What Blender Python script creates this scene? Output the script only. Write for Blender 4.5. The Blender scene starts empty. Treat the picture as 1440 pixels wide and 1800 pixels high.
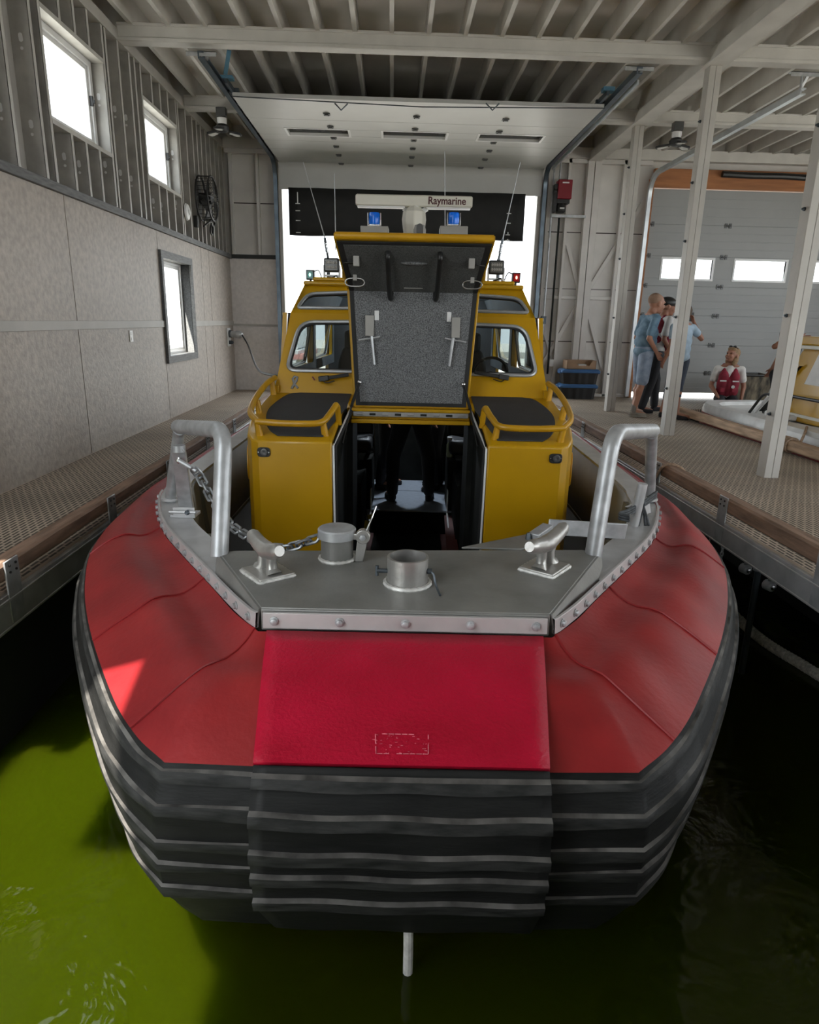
import bpy, math, random
from mathutils import Vector, Matrix
random.seed(7)
SC = bpy.context.scene
COL = SC.collection
R = math.radians

# ------------------------------------------------------------------ camera
CAM_H = 2.0
F_PX, PITCH, YAW, ROLL = 1172.45, R(15.9774), R(1.8048), R(1.2481)
_r0 = Vector((math.cos(YAW), -math.sin(YAW), 0)); _f0 = Vector((math.sin(YAW), math.cos(YAW), 0))
_fw = _f0 * math.cos(PITCH) - Vector((0, 0, 1)) * math.sin(PITCH)
_dn = -_f0 * math.sin(PITCH) - Vector((0, 0, 1)) * math.cos(PITCH)
_right = _r0 * math.cos(ROLL) - _dn * math.sin(ROLL)
_down = _r0 * math.sin(ROLL) + _dn * math.cos(ROLL)
cam_data = bpy.data.cameras.new('camera')
cam = bpy.data.objects.new('camera', cam_data); COL.objects.link(cam)
cam_data.sensor_fit = 'HORIZONTAL'; cam_data.sensor_width = 36.0
cam_data.lens = 36.0 * F_PX / 1440.0
cam_data.clip_start = 0.05; cam_data.clip_end = 500
cam.matrix_world = Matrix(((_right.x, -_down.x, -_fw.x, 0), (_right.y, -_down.y, -_fw.y, 0),
                           (_right.z, -_down.z, -_fw.z, CAM_H), (0, 0, 0, 1)))
SC.camera = cam

# ------------------------------------------------------------------ light, world, exposure
SC.view_settings.view_transform = 'Standard'; SC.view_settings.look = 'None'
SC.view_settings.gamma = 1.0; SC.view_settings.use_curve_mapping = False
SC.view_settings.exposure = 2.0
SC.cycles.use_denoising = True
SC.cycles.max_bounces = 10; SC.cycles.diffuse_bounces = 5; SC.cycles.glossy_bounces = 4
SC.cycles.transmission_bounces = 6; SC.cycles.transparent_max_bounces = 12
SC.cycles.sample_clamp_indirect = 6.0
SC.cycles.caustics_reflective = False; SC.cycles.caustics_refractive = False
world = bpy.data.worlds.new('world'); SC.world = world; world.use_nodes = True
_bg = world.node_tree.nodes['Background']
_bg.inputs[0].default_value = (0.90, 0.96, 1.0, 1); _bg.inputs[1].default_value = 1.15
SUN_DIR = Vector((0.20, 0.33, -1.0)).normalized()
sun_d = bpy.data.lights.new('sun', 'SUN'); sun_d.energy = 4.4; sun_d.angle = R(0.6); sun_d.color = (1, .95, .86)
sun = bpy.data.objects.new('sun', sun_d); COL.objects.link(sun)
sun.rotation_euler = SUN_DIR.to_track_quat('-Z', 'Y').to_euler()

# ------------------------------------------------------------------ helpers
def ray(px, py):
    u, v = (px - 720) / F_PX, (py - 900) / F_PX
    return _fw + _right * u + _down * v
def at(px, py, X=None, Y=None, Z=None):
    d = ray(px, py)
    t = X / d.x if X is not None else Y / d.y if Y is not None else (Z - CAM_H) / d.z
    return Vector((0, 0, CAM_H)) + d * t
BOAT_O, BOAT_A = Vector((.055, 1.93, 0)), R(1.8)
_bx = Vector((math.cos(BOAT_A), -math.sin(BOAT_A), 0)); _by = Vector((math.sin(BOAT_A), math.cos(BOAT_A), 0))
def B(px, py, x=None, y=None, z=None):
    """a point of the boat (boat coordinates: x to starboard of the picture, y aft, z up)"""
    d = ray(px, py); o = Vector((0, 0, CAM_H)) - BOAT_O
    dl = Vector((d.dot(_bx), d.dot(_by), d.z)); ol = Vector((o.dot(_bx), o.dot(_by), o.z))
    t = (z - ol.z) / dl.z if z is not None else (x - ol.x) / dl.x if x is not None else (y - ol.y) / dl.y
    return ol + dl * t

def lin(r, g, b):
    f = lambda c: (c / 255 / 12.92) if c <= 10 else ((c / 255 + .055) / 1.055) ** 2.4
    return (f(r), f(g), f(b))
def mix(a, b, t): return tuple(x * (1 - t) + y * t for x, y in zip(a, b))

def mat(name, col, rough=.5, metal=0.0, var=.12, vscale=6.0, bump=0.0, bscale=60.0, stretch=(1, 1, 1), col2=None, spec=None, clear=0.0):
    m = bpy.data.materials.new(name); m.use_nodes = True
    nt = m.node_tree; n = nt.nodes; l = nt.links; bs = n['Principled BSDF']
    bs.inputs['Roughness'].default_value = rough; bs.inputs['Metallic'].default_value = metal
    if spec is not None: bs.inputs['Specular IOR Level'].default_value = spec
    if clear: bs.inputs['Coat Weight'].default_value = clear; bs.inputs['Coat Roughness'].default_value = .12
    tc = n.new('ShaderNodeTexCoord'); mp = n.new('ShaderNodeMapping'); mp.inputs['Scale'].default_value = stretch
    l.new(tc.outputs['Object'], mp.inputs['Vector'])
    nz = n.new('ShaderNodeTexNoise'); nz.inputs['Scale'].default_value = vscale; nz.inputs['Detail'].default_value = 6
    l.new(mp.outputs[0], nz.inputs['Vector'])
    cr = n.new('ShaderNodeValToRGB')
    a = tuple(max(0, c * (1 - var)) for c in col); b = col2 if col2 else tuple(min(1, c * (1 + var)) for c in col)
    cr.color_ramp.elements[0].position = .32; cr.color_ramp.elements[1].position = .68
    cr.color_ramp.elements[0].color = (*a, 1); cr.color_ramp.elements[1].color = (*b, 1)
    l.new(nz.outputs['Fac'], cr.inputs['Fac']); l.new(cr.outputs['Color'], bs.inputs['Base Color'])
    if bump:
        n2 = n.new('ShaderNodeTexNoise'); n2.inputs['Scale'].default_value = bscale; n2.inputs['Detail'].default_value = 3
        l.new(mp.outputs[0], n2.inputs['Vector'])
        bp = n.new('ShaderNodeBump'); bp.inputs['Strength'].default_value = bump; bp.inputs['Distance'].default_value = .01
        l.new(n2.outputs['Fac'], bp.inputs['Height']); l.new(bp.outputs['Normal'], bs.inputs['Normal'])
    return m

def fillet(pts, r, n=5):
    pts = [Vector(p) for p in pts]; out = [pts[0]]
    for a, b, c in zip(pts, pts[1:], pts[2:]):
        d1 = (a - b); d2 = (c - b); rr = min(r, d1.length * .48, d2.length * .48)
        p, q = b + d1.normalized() * rr, b + d2.normalized() * rr
        for i in range(n + 1):
            t = i / n; out.append(p * (1 - t) ** 2 + b * 2 * t * (1 - t) + q * t * t)
    out.append(pts[-1]); return out
def spline(pts, n):
    """Catmull-Rom through pts, n samples per span"""
    P = [Vector(p) for p in pts]; P = [P[0] * 2 - P[1]] + P + [P[-1] * 2 - P[-2]]; out = []
    for i in range(1, len(P) - 2):
        a, b, c, d = P[i - 1:i + 3]
        for k in range(n):
            t = k / n
            out.append(.5 * ((2 * b) + (c - a) * t + (2 * a - 5 * b + 4 * c - d) * t * t + (3 * b - 3 * c + d - a) * t ** 3))
    out.append(P[-2].copy()); return out

PM = {}
class MB:
    def __init__(s): s.v = []; s.f = []; s.mi = []; s.m = 0
    def _add(s, vs, fs):
        o = len(s.v); s.v += [Vector(v) for v in vs]
        for f in fs: s.f.append([i + o for i in f]); s.mi.append(s.m)
        return s
    def box(s, lo, hi, M=None):
        x0, y0, z0 = lo; x1, y1, z1 = hi
        vs = [Vector(p) for p in ((x0,y0,z0),(x1,y0,z0),(x1,y1,z0),(x0,y1,z0),(x0,y0,z1),(x1,y0,z1),(x1,y1,z1),(x0,y1,z1))]
        if M is not None: vs = [M @ v for v in vs]
        return s._add(vs, [(0,3,2,1),(4,5,6,7),(0,1,5,4),(1,2,6,5),(2,3,7,6),(3,0,4,7)])
    def beam(s, a, b, w, h, up=(0, 0, 1)):
        a, b = Vector(a), Vector(b); d = (b - a).normalized(); u = Vector(up)
        x = d.cross(u)
        if x.length < 1e-4: x = d.cross(Vector((0, 1, 0)))
        x.normalize(); u = x.cross(d).normalized()
        vs = [p + x * i * w / 2 + u * j * h / 2 for p in (a, b) for i, j in ((-1,-1),(1,-1),(1,1),(-1,1))]
        return s._add(vs, [(3,2,1,0),(4,5,6,7),(0,1,5,4),(1,2,6,5),(2,3,7,6),(3,0,4,7)])
    def tube(s, pts, r, n=12, closed=False, cap=True, flat=1.0):
        P = [Vector(p) for p in pts]; m = len(P); rs = r if isinstance(r, (list, tuple)) else [r] * m
        T = []
        for i in range(m):
            a = P[i - 1] if (i or closed) else P[0]; b = P[(i + 1) % m] if (i < m - 1 or closed) else P[-1]
            d = (b - a); T.append(d.normalized() if d.length > 1e-9 else Vector((0, 0, 1)))
        u = T[0].cross(Vector((0, 0, 1)))
        if u.length < .05: u = T[0].cross(Vector((1, 0, 0)))
        u.normalize(); vs = []
        for i in range(m):
            u = u - T[i] * u.dot(T[i])
            if u.length < 1e-6: u = T[i].orthogonal()
            u.normalize(); w = T[i].cross(u)
            for k in range(n):
                a = 2 * math.pi * k / n; vs.append(P[i] + (u * math.cos(a) * flat + w * math.sin(a)) * rs[i])
        fs = []
        for i in range(m if closed else m - 1):
            j = (i + 1) % m
            for k in range(n): fs.append((i*n+k, i*n+(k+1)%n, j*n+(k+1)%n, j*n+k))
        if cap and not closed: fs += [tuple(range(n))[::-1], tuple((m-1)*n+k for k in range(n))]
        return s._add(vs, fs)
    def cyl(s, a, b, r, r2=None, n=16): return s.tube([a, b], [r, r if r2 is None else r2], n)
    def lathe(s, prof, c=(0,0,0), n=24, ax=(0,0,1)):
        q = Vector((0, 0, 1)).rotation_difference(Vector(ax).normalized()); c = Vector(c); vs = []; m = len(prof)
        for r, z in prof:
            for k in range(n):
                a = 2*math.pi*k/n; vs.append(c + q @ Vector((r*math.cos(a), r*math.sin(a), z)))
        fs = [(i*n+k, i*n+(k+1)%n, (i+1)*n+(k+1)%n, (i+1)*n+k) for i in range(m-1) for k in range(n)]
        if prof[0][0] > 1e-6: fs.append(tuple(range(n))[::-1])
        if prof[-1][0] > 1e-6: fs.append(tuple((m-1)*n+k for k in range(n)))
        return s._add(vs, fs)
    def sphere(s, c, r, n=16, m=10, M=None):
        c = Vector(c); r = Vector(r) if isinstance(r, (tuple, list, Vector)) else Vector((r, r, r)); vs = []; fs = []
        for i in range(m + 1):
            t = math.pi * i / m
            for k in range(n):
                a = 2*math.pi*k/n; p = Vector((r.x*math.sin(t)*math.cos(a), r.y*math.sin(t)*math.sin(a), r.z*math.cos(t)))
                vs.append(c + (M @ p if M is not None else p))
        fs = [(i*n+k, (i+1)*n+k, (i+1)*n+(k+1)%n, i*n+(k+1)%n) for i in range(m) for k in range(n)]
        return s._add(vs, fs)
    def prism(s, poly, off):
        p = [Vector(q) for q in poly]; o = Vector(off); n = len(p)
        return s._add(p + [q + o for q in p], [tuple(range(n))[::-1], tuple(range(n, 2*n))] + [(i, (i+1)%n, n+(i+1)%n, n+i) for i in range(n)])
    def loft(s, rings, closed=False, capends=False):
        n = len(rings[0]); m = len(rings); fs = []
        for i in range(m-1):
            for k in range(n if closed else n-1): fs.append((i*n+k, i*n+(k+1)%n, (i+1)*n+(k+1)%n, (i+1)*n+k))
        if capends: fs += [tuple(range(n))[::-1], tuple((m-1)*n+k for k in range(n))]
        return s._add([v for r in rings for v in r], fs)
    def frame(s, outer, inner, off):
        """flat plate with outline outer and a hole inner (both closed, around the hole's centre), given thickness off"""
        O = [Vector(p) for p in outer]; I = [Vector(p) for p in inner]; off = Vector(off)
        c = sum(I, Vector()) / len(I); nrm = off.normalized(); ex = (I[0] - c).normalized(); ey = nrm.cross(ex)
        ang = lambda p: math.atan2((p - c).dot(ey), (p - c).dot(ex)) % (2*math.pi)
        A = sorted({round(ang(p), 6) for p in O + I})
        def hit(P, a):
            d = ex*math.cos(a) + ey*math.sin(a); pr = ex*-math.sin(a) + ey*math.cos(a); best = None
            for p, q in zip(P, P[1:] + P[:1]):
                s0, s1 = (p-c).dot(pr), (q-c).dot(pr)
                if (s0 <= 1e-9 <= s1 + 2e-9) or (s1 <= 1e-9 <= s0 + 2e-9):
                    t = 0 if abs(s1-s0) < 1e-12 else s0/(s0-s1); t = min(1, max(0, t)); w = p + (q-p)*t; k = (w-c).dot(d)
                    if k > 0 and (best is None or k > best): best = k
            return c + d*(best or .001)
        n = len(A); o_ = [hit(O, a) for a in A]; i_ = [hit(I, a) for a in A]
        vs = o_ + i_ + [p+off for p in o_] + [p+off for p in i_]; fs = []
        for k in range(n):
            j = (k+1) % n
            fs += [(k, n+k, n+j, j), (2*n+k, 2*n+j, 3*n+j, 3*n+k), (k, j, 2*n+j, 2*n+k), (n+k, 3*n+k, 3*n+j, n+j)]
        return s._add(vs, fs)
    def mirror(s):
        o = len(s.v); nf = len(s.f); s.v += [Vector((-v.x, v.y, v.z)) for v in s.v]
        for k in range(nf): s.f.append([i + o for i in s.f[k]][::-1]); s.mi.append(s.mi[k])
        return s
    def build(s, name, m, parent=None, local=False, smooth=35, bev=0.0, fix=True):
        me = bpy.data.meshes.new(name); ms = m if isinstance(m, (list, tuple)) else [m]
        vs = s.v
        if parent is not None and not local and parent.name in PM:
            inv = PM[parent.name].inverted(); vs = [inv @ v for v in vs]
        me.from_pydata([tuple(v) for v in vs], [], s.f); me.validate()
        for k in ms: me.materials.append(k)
        if len(ms) > 1:
            for p, i in zip(me.polygons, s.mi): p.material_index = i
        if fix:
            import bmesh
            bm = bmesh.new(); bm.from_mesh(me); bmesh.ops.recalc_face_normals(bm, faces=bm.faces); bm.to_mesh(me); bm.free()
        if smooth:
            me.shade_smooth(); me.set_sharp_from_angle(angle=R(smooth))
        o = bpy.data.objects.new(name, me); COL.objects.link(o)
        if parent is not None:
            o.parent = parent
            if parent.name in PM: PM[o.name] = PM[parent.name]
        if bev:
            md = o.modifiers.new('edge', 'BEVEL'); md.width = bev; md.segments = 2; md.limit_method = 'ANGLE'; md.angle_limit = R(40)
        return o
def thing(name, label, cat, loc=(0, 0, 0), rz=0.0, group=None):
    o = bpy.data.objects.new(name, None); COL.objects.link(o); o.location = loc; o.rotation_euler = (0, 0, rz)
    o.empty_display_size = .1
    PM[o.name] = Matrix.Translation(Vector(loc)) @ Matrix.Rotation(rz, 4, 'Z')
    return tag(o, label, cat, group)
def tag(o, label, cat, group=None):
    o['label'] = label; o['category'] = cat
    if group: o['group'] = group
    return o
def struct(o): o['kind'] = 'structure'; return o
def dup(o, loc=None, rz=None, label=None, parent=None, group=None):
    c = o.copy(); COL.objects.link(c)
    if parent is not None: c.parent = parent
    if loc is not None: c.location = loc
    if rz is not None: c.rotation_euler = (0, 0, rz)
    if label: c['label'] = label
    if group: c['group'] = group
    for ch in list(o.children): dup(ch, parent=c)
    return c
def textmesh(name, body, size, M, m, parent=None, local=True, depth=.001, bold=0.0):
    cu = bpy.data.curves.new(name, 'FONT'); cu.body = body; cu.size = size; cu.extrude = depth; cu.offset = size * bold; cu.align_x = 'CENTER'; cu.align_y = 'CENTER'
    t = bpy.data.objects.new(name, cu); COL.objects.link(t)
    dg = bpy.context.evaluated_depsgraph_get(); me = bpy.data.meshes.new_from_object(t.evaluated_get(dg))
    bpy.data.objects.remove(t); me.transform(M); me.materials.clear(); me.materials.append(m); me.name = name
    o = bpy.data.objects.new(name, me); COL.objects.link(o)
    if parent is not None: o.parent = parent
    return o
# ------------------------------------------------------------------ materials of the building
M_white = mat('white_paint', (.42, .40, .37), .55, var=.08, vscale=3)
M_ceil = mat('ceiling_paint', (.74, .70, .67), .6, var=.10, vscale=2)
M_joist = mat('joist_paint', (.56, .54, .51), .6, var=.08, vscale=4)
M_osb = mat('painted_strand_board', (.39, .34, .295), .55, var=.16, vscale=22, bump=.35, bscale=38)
M_steel = mat('galvanised_stud', (.36, .345, .32), .55, .15, var=.2, vscale=5)
M_steelf = mat('stud_flange', (.50, .485, .455), .5, .1, var=.12, vscale=6)
M_greytrim = mat('grey_trim', (.10, .10, .10), .6, var=.35, vscale=9, stretch=(8, 1, 8))
M_blacktrim = mat('black_trim', (.02, .02, .02), .6)
M_gap = mat('panel_gap', (.06, .05, .045), .8)
M_shth = mat('wall_sheathing', (.40, .38, .355), .7, var=.12, vscale=3)
M_alu = mat('alloy', (.46, .46, .465), .42, .35, var=.14, vscale=8, bump=.05, bscale=80)
M_galv = mat('galvanised', (.42, .43, .44), .40, .45, var=.22, vscale=14)
M_darksteel = mat('dark_steel', (.09, .105, .12), .4, .7, var=.2)
M_black = mat('black_plastic', (.012, .012, .012), .45)
M_rubber = mat('black_rubber', (.011, .011, .011), .75, var=.2)
M_wood = mat('weathered_timber', (.23, .145, .10), .75, var=.32, vscale=5, stretch=(7, .8, 7), bump=.25, bscale=20)
M_woodlight = mat('fresh_timber', (.42, .28, .18), .7, var=.3, vscale=5, stretch=(7, .8, 7))
M_header = mat('orange_ply', (.34, .13, .045), .6, var=.18, vscale=4, stretch=(.6, 4, 6))
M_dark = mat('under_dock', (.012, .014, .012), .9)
M_doorp = mat('door_panel', (.47, .47, .46), .45, var=.05, vscale=2)
M_pvc = mat('white_vinyl', (.7, .7, .7), .4, var=.03)
M_float = mat('float_plastic', (.02, .022, .02), .7)

def glass_mat(name, tint, refl):
    m = bpy.data.materials.new(name); m.use_nodes = True; nt = m.node_tree; n = nt.nodes; l = nt.links
    out = n['Material Output']; n.remove(n['Principled BSDF'])
    a = n.new('ShaderNodeBsdfTransparent'); a.inputs[0].default_value = (*tint, 1)
    b = n.new('ShaderNodeBsdfGlossy'); b.inputs['Roughness'].default_value = .02; b.inputs[0].default_value = (1, 1, 1, 1)
    ge = n.new('ShaderNodeNewGeometry'); dt = n.new('ShaderNodeVectorMath'); dt.operation = 'DOT_PRODUCT'
    l.new(ge.outputs['Incoming'], dt.inputs[0]); l.new(ge.outputs['Normal'], dt.inputs[1])
    def mth(op, x, y=None):
        k = n.new('ShaderNodeMath'); k.operation = op; l.new(x, k.inputs[0])
        if y is not None: k.inputs[1].default_value = y
        return k.outputs[0]
    ab = mth('ABSOLUTE', dt.outputs['Value']); iv = mth('SUBTRACT', ab, 1.0); iv = mth('ABSOLUTE', iv); pw = mth('POWER', iv, 5.0)
    ml = mth('MULTIPLY', pw, refl); fc = mth('ADD', ml, .04)
    mx = n.new('ShaderNodeMixShader'); l.new(fc, mx.inputs[0]); l.new(a.outputs[0], mx.inputs[1]); l.new(b.outputs[0], mx.inputs[2])
    l.new(mx.outputs[0], out.inputs['Surface']); return m
M_glass = glass_mat('clear_glass', (.95, .97, .97), .25)
M_wglass = glass_mat('boat_glass', (.45, .49, .49), .8)

def grating_mat():
    m = bpy.data.materials.new('slotted_grating'); m.use_nodes = True; nt = m.node_tree; n = nt.nodes; l = nt.links; bs = n['Principled BSDF']
    tc = n.new('ShaderNodeTexCoord'); mp = n.new('ShaderNodeMapping'); mp.inputs['Rotation'].default_value = (0, 0, R(90))
    l.new(tc.outputs['Object'], mp.inputs['Vector'])
    br = n.new('ShaderNodeTexBrick'); br.inputs['Scale'].default_value = 1.0; br.inputs['Brick Width'].default_value = .085; br.inputs['Row Height'].default_value = .026
    br.inputs['Mortar Size'].default_value = .0062; br.inputs['Mortar Smooth'].default_value = .1
    br.inputs['Color1'].default_value = (.06, .048, .036, 1); br.inputs['Color2'].default_value = (.08, .065, .05, 1); br.inputs['Mortar'].default_value = (.52, .43, .34, 1)
    l.new(mp.outputs[0], br.inputs['Vector'])
    nz = n.new('ShaderNodeTexNoise'); nz.inputs['Scale'].default_value = 1.3; nz.inputs['Detail'].default_value = 5; l.new(tc.outputs['Object'], nz.inputs['Vector'])
    mr = n.new('ShaderNodeMapRange'); mr.inputs[1].default_value = .3; mr.inputs[2].default_value = .7; mr.inputs[3].default_value = .75; mr.inputs[4].default_value = 1.2
    l.new(nz.outputs['Fac'], mr.inputs[0])
    mu = n.new('ShaderNodeVectorMath'); mu.operation = 'SCALE'; l.new(br.outputs['Color'], mu.inputs[0]); l.new(mr.outputs[0], mu.inputs['Scale'])
    l.new(mu.outputs[0], bs.inputs['Base Color']); bs.inputs['Roughness'].default_value = .6
    bp = n.new('ShaderNodeBump'); bp.inputs['Strength'].default_value = .5; bp.inputs['Distance'].default_value = .006; bp.invert = True
    l.new(br.outputs['Fac'], bp.inputs['Height']); bp.invert = False; l.new(bp.outputs[0], bs.inputs['Normal'])
    return m
M_grate = grating_mat()

def water_mat():
    m = bpy.data.materials.new('green_water'); m.use_nodes = True; nt = m.node_tree; n = nt.nodes; l = nt.links; bs = n['Principled BSDF']
    bs.inputs['Roughness'].default_value = .035; bs.inputs['IOR'].default_value = 1.33
    bs.inputs['Base Color'].default_value = (.0155, .023, .0005, 1)
    bs.inputs['Specular IOR Level'].default_value = .38
    bs.subsurface_method = 'RANDOM_WALK' if hasattr(bs, 'subsurface_method') else None
    bs.inputs['Subsurface Weight'].default_value = 1.0; bs.inputs['Subsurface Radius'].default_value = (.55, .7, .2); bs.inputs['Subsurface Scale'].default_value = 1.5
    tc = n.new('ShaderNodeTexCoord')
    a = n.new('ShaderNodeTexNoise'); a.inputs['Scale'].default_value = 2.2; a.inputs['Detail'].default_value = 4; a.inputs['Distortion'].default_value = .6
    l.new(tc.outputs['Object'], a.inputs['Vector'])
    bp = n.new('ShaderNodeBump'); bp.inputs['Strength'].default_value = .22; bp.inputs['Distance'].default_value = .12
    l.new(a.outputs['Fac'], bp.inputs['Height']); l.new(bp.outputs[0], bs.inputs['Normal'])
    return m
M_water = water_mat()

# ------------------------------------------------------------------ water, docks
XL, XR, YW, ZD = -2.58, 8.0, 11.36, .85       # left wall, right wall, far wall, dock level
ZB = 4.45                                     # underside of the cross beams
w = MB(); w.box((-40, -40, -3), (40, 60, 0)); o = struct(w.build('water', M_water, smooth=0)); o['kind'] = 'structure'
DLX, DRX = -1.644, 2.086
d = MB(); d.box((XL, 2.55, .80), (DLX - .02, YW, .84)); fl = struct(d.build('floor', M_grate, smooth=0))
e = MB()
e.box((DLX - .05, 2.55, .68), (DLX, YW, .80)); e.box((DLX - .09, 2.55, .80), (DLX + .0, YW, .826)); e.box((DLX - .02, 2.55, .795), (DLX + .006, YW, .807))
e.box((DLX - .09, 2.55, .672), (DLX + .004, YW, .684))
struct(e.build('edge_beam', M_alu, fl, bev=.003))
e = MB(); e.box((XL, 2.6, -.4), (DLX - .18, YW, .68)); e.build('dock_light_block', M_dark, fl)  # dark box added under the dock to keep light out
d = MB(); d.box((DRX + .02, -.65, .80), (3.90, YW, .84)); d.box((3.90, 9.75, .80), (XR, YW, .84)); fr = struct(d.build('floor', M_grate, smooth=0))
e = MB()
e.box((DRX, -.65, .69), (DRX + .05, YW, .80)); e.box((DRX, -.65, .80), (DRX + .09, YW, .826)); e.box((DRX - .006, -.65, .795), (DRX + .02, YW, .807)); e.box((DRX - .004, -.65, .683), (DRX + .09, YW, .695))
e.build('edge_beam', M_alu, fr, bev=.003)
e = MB(); e.box((DRX + .95, -.6, -.4), (3.8, YW, .68)); e.box((3.8, 9.9, -.4), (XR, YW, .7)); e.build('dock_light_block', M_dark, fr)  # same added light-blocking boxes under the right dock

def timber(name, label, X0, X1, y0, y1, z0, z1, ys, face, m, group=None):
    t = thing(name, label, 'timber rail', ((X0 + X1) / 2, y0, ZD), group=group)
    b = MB(); n = 26
    rings = []
    for i in range(n + 1):
        y = y0 + (y1 - y0) * i / n; j = lambda: random.uniform(-.003, .003); c = .012
        rings.append([Vector((X0 + c + j(), y, z0)), Vector((X1 - c, y, z0 + j())), Vector((X1 + j(), y, z0 + c)), Vector((X1, y, z1 - c + j())), Vector((X1 - c + j(), y, z1)), Vector((X0 + c, y, z1 + j())), Vector((X0, y, z1 - c)), Vector((X0 + j(), y, z0 + c))])
    b.loft(rings, closed=True, capends=True); b.build('beam', m, t, smooth=30)
    for y in ys:
        p = MB(); xf = face; s = 1 if face > X0 + .01 else -1
        p.box((min(xf, xf + s * .008), y, .69), (max(xf, xf + s * .008), y + .105, z1 + .004)); pl = p.build('bracket_plate', M_galv, t, bev=.002)
        for dy, dz in ((.03, .02), (.03, .05), (.078, .02), (.078, .05)):
            q = MB(); q.cyl((xf + s * .006, y + dy, z1 - dz), (xf + s * .013, y + dy, z1 - dz), .006, n=8); q.build('bolt', M_black, pl)
    return t
timber('timber_rail', 'brown timber kerb along the narrow left dock, next to the strand board wall', DLX - .09, DLX - .004, 2.56, YW - .1, .885, .967, (2.72, 3.80, 4.86, 5.95, 7.0, 8.1), DLX - .004, M_wood, 'timber kerbs on the docks')
tr = timber('timber_rail', 'weathered timber kerb on the right dock, along the edge facing the big red boat', DRX + .006, DRX + .096, -.6, YW - .1, .892, .985, (.75, 1.85, 2.9, 3.92, 4.98, 6.05, 7.1, 8.2), DRX + .006, M_wood, 'timber kerbs on the docks')
timber('timber_rail', 'knotty timber kerb beside the small red and white boat, rope coiled on it', 3.84, 3.94, 2.0, 9.2, .87, .965, (), 3.84, M_woodlight, 'timber kerbs on the docks')

# ------------------------------------------------------------------ left wall
wl = MB(); wl.box((XL - .20, 2.5, -.5), (XL - .155, YW + .2, 3.42)); wl.box((XL - .20, 2.5, 4.14), (XL - .155, YW + .2, 5.0))
ys = [2.5, 3.70, 4.74, 5.77, 6.83, 7.86, 8.92, YW + .2]
wall_left = None
sh = MB()
W3 = (7.96, 9.06, 1.53, 2.64)
def strip(b, y0, y1, z0, z1): b.box((XL - .20, y0, z0), (XL - .15, y1, z1))
for y0, y1 in ((.65, 3.70), (4.74, 5.77), (6.83, 7.86), (8.92, YW)): strip(sh, y0, y1, 3.42, 4.14)
strip(sh, .65, YW, 4.14, 5.0); strip(sh, .65, YW, 2.64, 3.42); strip(sh, .65, W3[0], .3, 2.64); strip(sh, W3[1], YW, .3, 2.64); strip(sh, W3[0], W3[1], .3, 1.53)
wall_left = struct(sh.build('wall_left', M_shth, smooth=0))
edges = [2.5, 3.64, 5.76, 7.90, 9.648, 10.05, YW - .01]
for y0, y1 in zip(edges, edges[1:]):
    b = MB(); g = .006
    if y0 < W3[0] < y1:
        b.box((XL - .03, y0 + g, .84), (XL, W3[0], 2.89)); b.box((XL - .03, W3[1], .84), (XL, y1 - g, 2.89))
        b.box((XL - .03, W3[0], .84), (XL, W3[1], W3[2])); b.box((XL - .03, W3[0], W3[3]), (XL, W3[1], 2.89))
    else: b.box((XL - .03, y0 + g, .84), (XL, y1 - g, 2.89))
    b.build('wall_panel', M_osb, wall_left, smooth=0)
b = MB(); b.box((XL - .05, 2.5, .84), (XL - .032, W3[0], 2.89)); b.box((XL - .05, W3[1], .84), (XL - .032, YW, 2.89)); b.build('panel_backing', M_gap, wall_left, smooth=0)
b = MB()
for y0, y1 in ((2.5, W3[0] - .04), (W3[1] + .04, YW)): b.box((XL, y0, 1.875), (XL + .012, y1, 1.945))
struct(b.build('trim_1', M_white, bev=.002))
b = MB(); b.box((XL - .10, 2.5, 2.89), (XL + .035, YW, 2.955)); struct(b.build('trim_2', M_greytrim, bev=.004))
b = MB(); b.box((XL, YW - .045, 2.895), (-1.78, YW - .01, 2.955)); struct(b.build('trim_3', M_blacktrim, bev=.004))
# steel studs
def stud(y, z0, z1, flip=1, hole=True):
    b = MB(); x0, x1 = XL - .15, XL - .01
    b.m = 0; b.box((x0, y - .002, z0), (x1, y + .002, z1))
    b.m = 1; b.box((x1 - .003, y - .002, z0), (x1, y + flip * .042, z1)) if flip > 0 else b.box((x1 - .003, y - .042, z0), (x1, y + .002, z1))
    b.box((x1 - .014, y + flip * .040, z0), (x1, y + flip * .042, z1)) if flip > 0 else b.box((x1 - .014, y - .042, z0), (x1, y - .040, z1))
    if hole:
        b.m = 2; z = z0 + .22 if z1 - z0 < .8 else z0 + .33
        while z < z1 - .08:
            xc = (x0 + x1) / 2
            for k in (0, 1):
                rr, zz = ((.016, z + .03), (.011, z - .025))[k]
                pts = [Vector((xc + rr * math.cos(a * math.pi / 5), y - .0045, zz + (rr * 1.6 if math.sin(a * math.pi / 5) > 0 and k == 0 else 0) + rr * math.sin(a * math.pi / 5))) for a in range(10)]
                b.prism(pts, (0, .0015, 0))
            z += .55
    return b.build('stud', [M_steel, M_steelf, M_pvc], wall_left, smooth=0)
wins = [(3.70, 4.74), (5.77, 6.83), (7.86, 8.92)]
for y in (2.6, 3.0, 3.34, 3.6, 3.655, 4.76, 4.83, 5.15, 5.55, 5.70, 6.86, 6.93, 7.22, 7.50, 7.64, 7.80, 8.95, 9.02, 9.33, 9.62, 9.82, 10.02, 10.25, 10.48, 10.72, 10.95, 11.18):
    stud(y, 2.955, ZB, hole=(y < 9))
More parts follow.
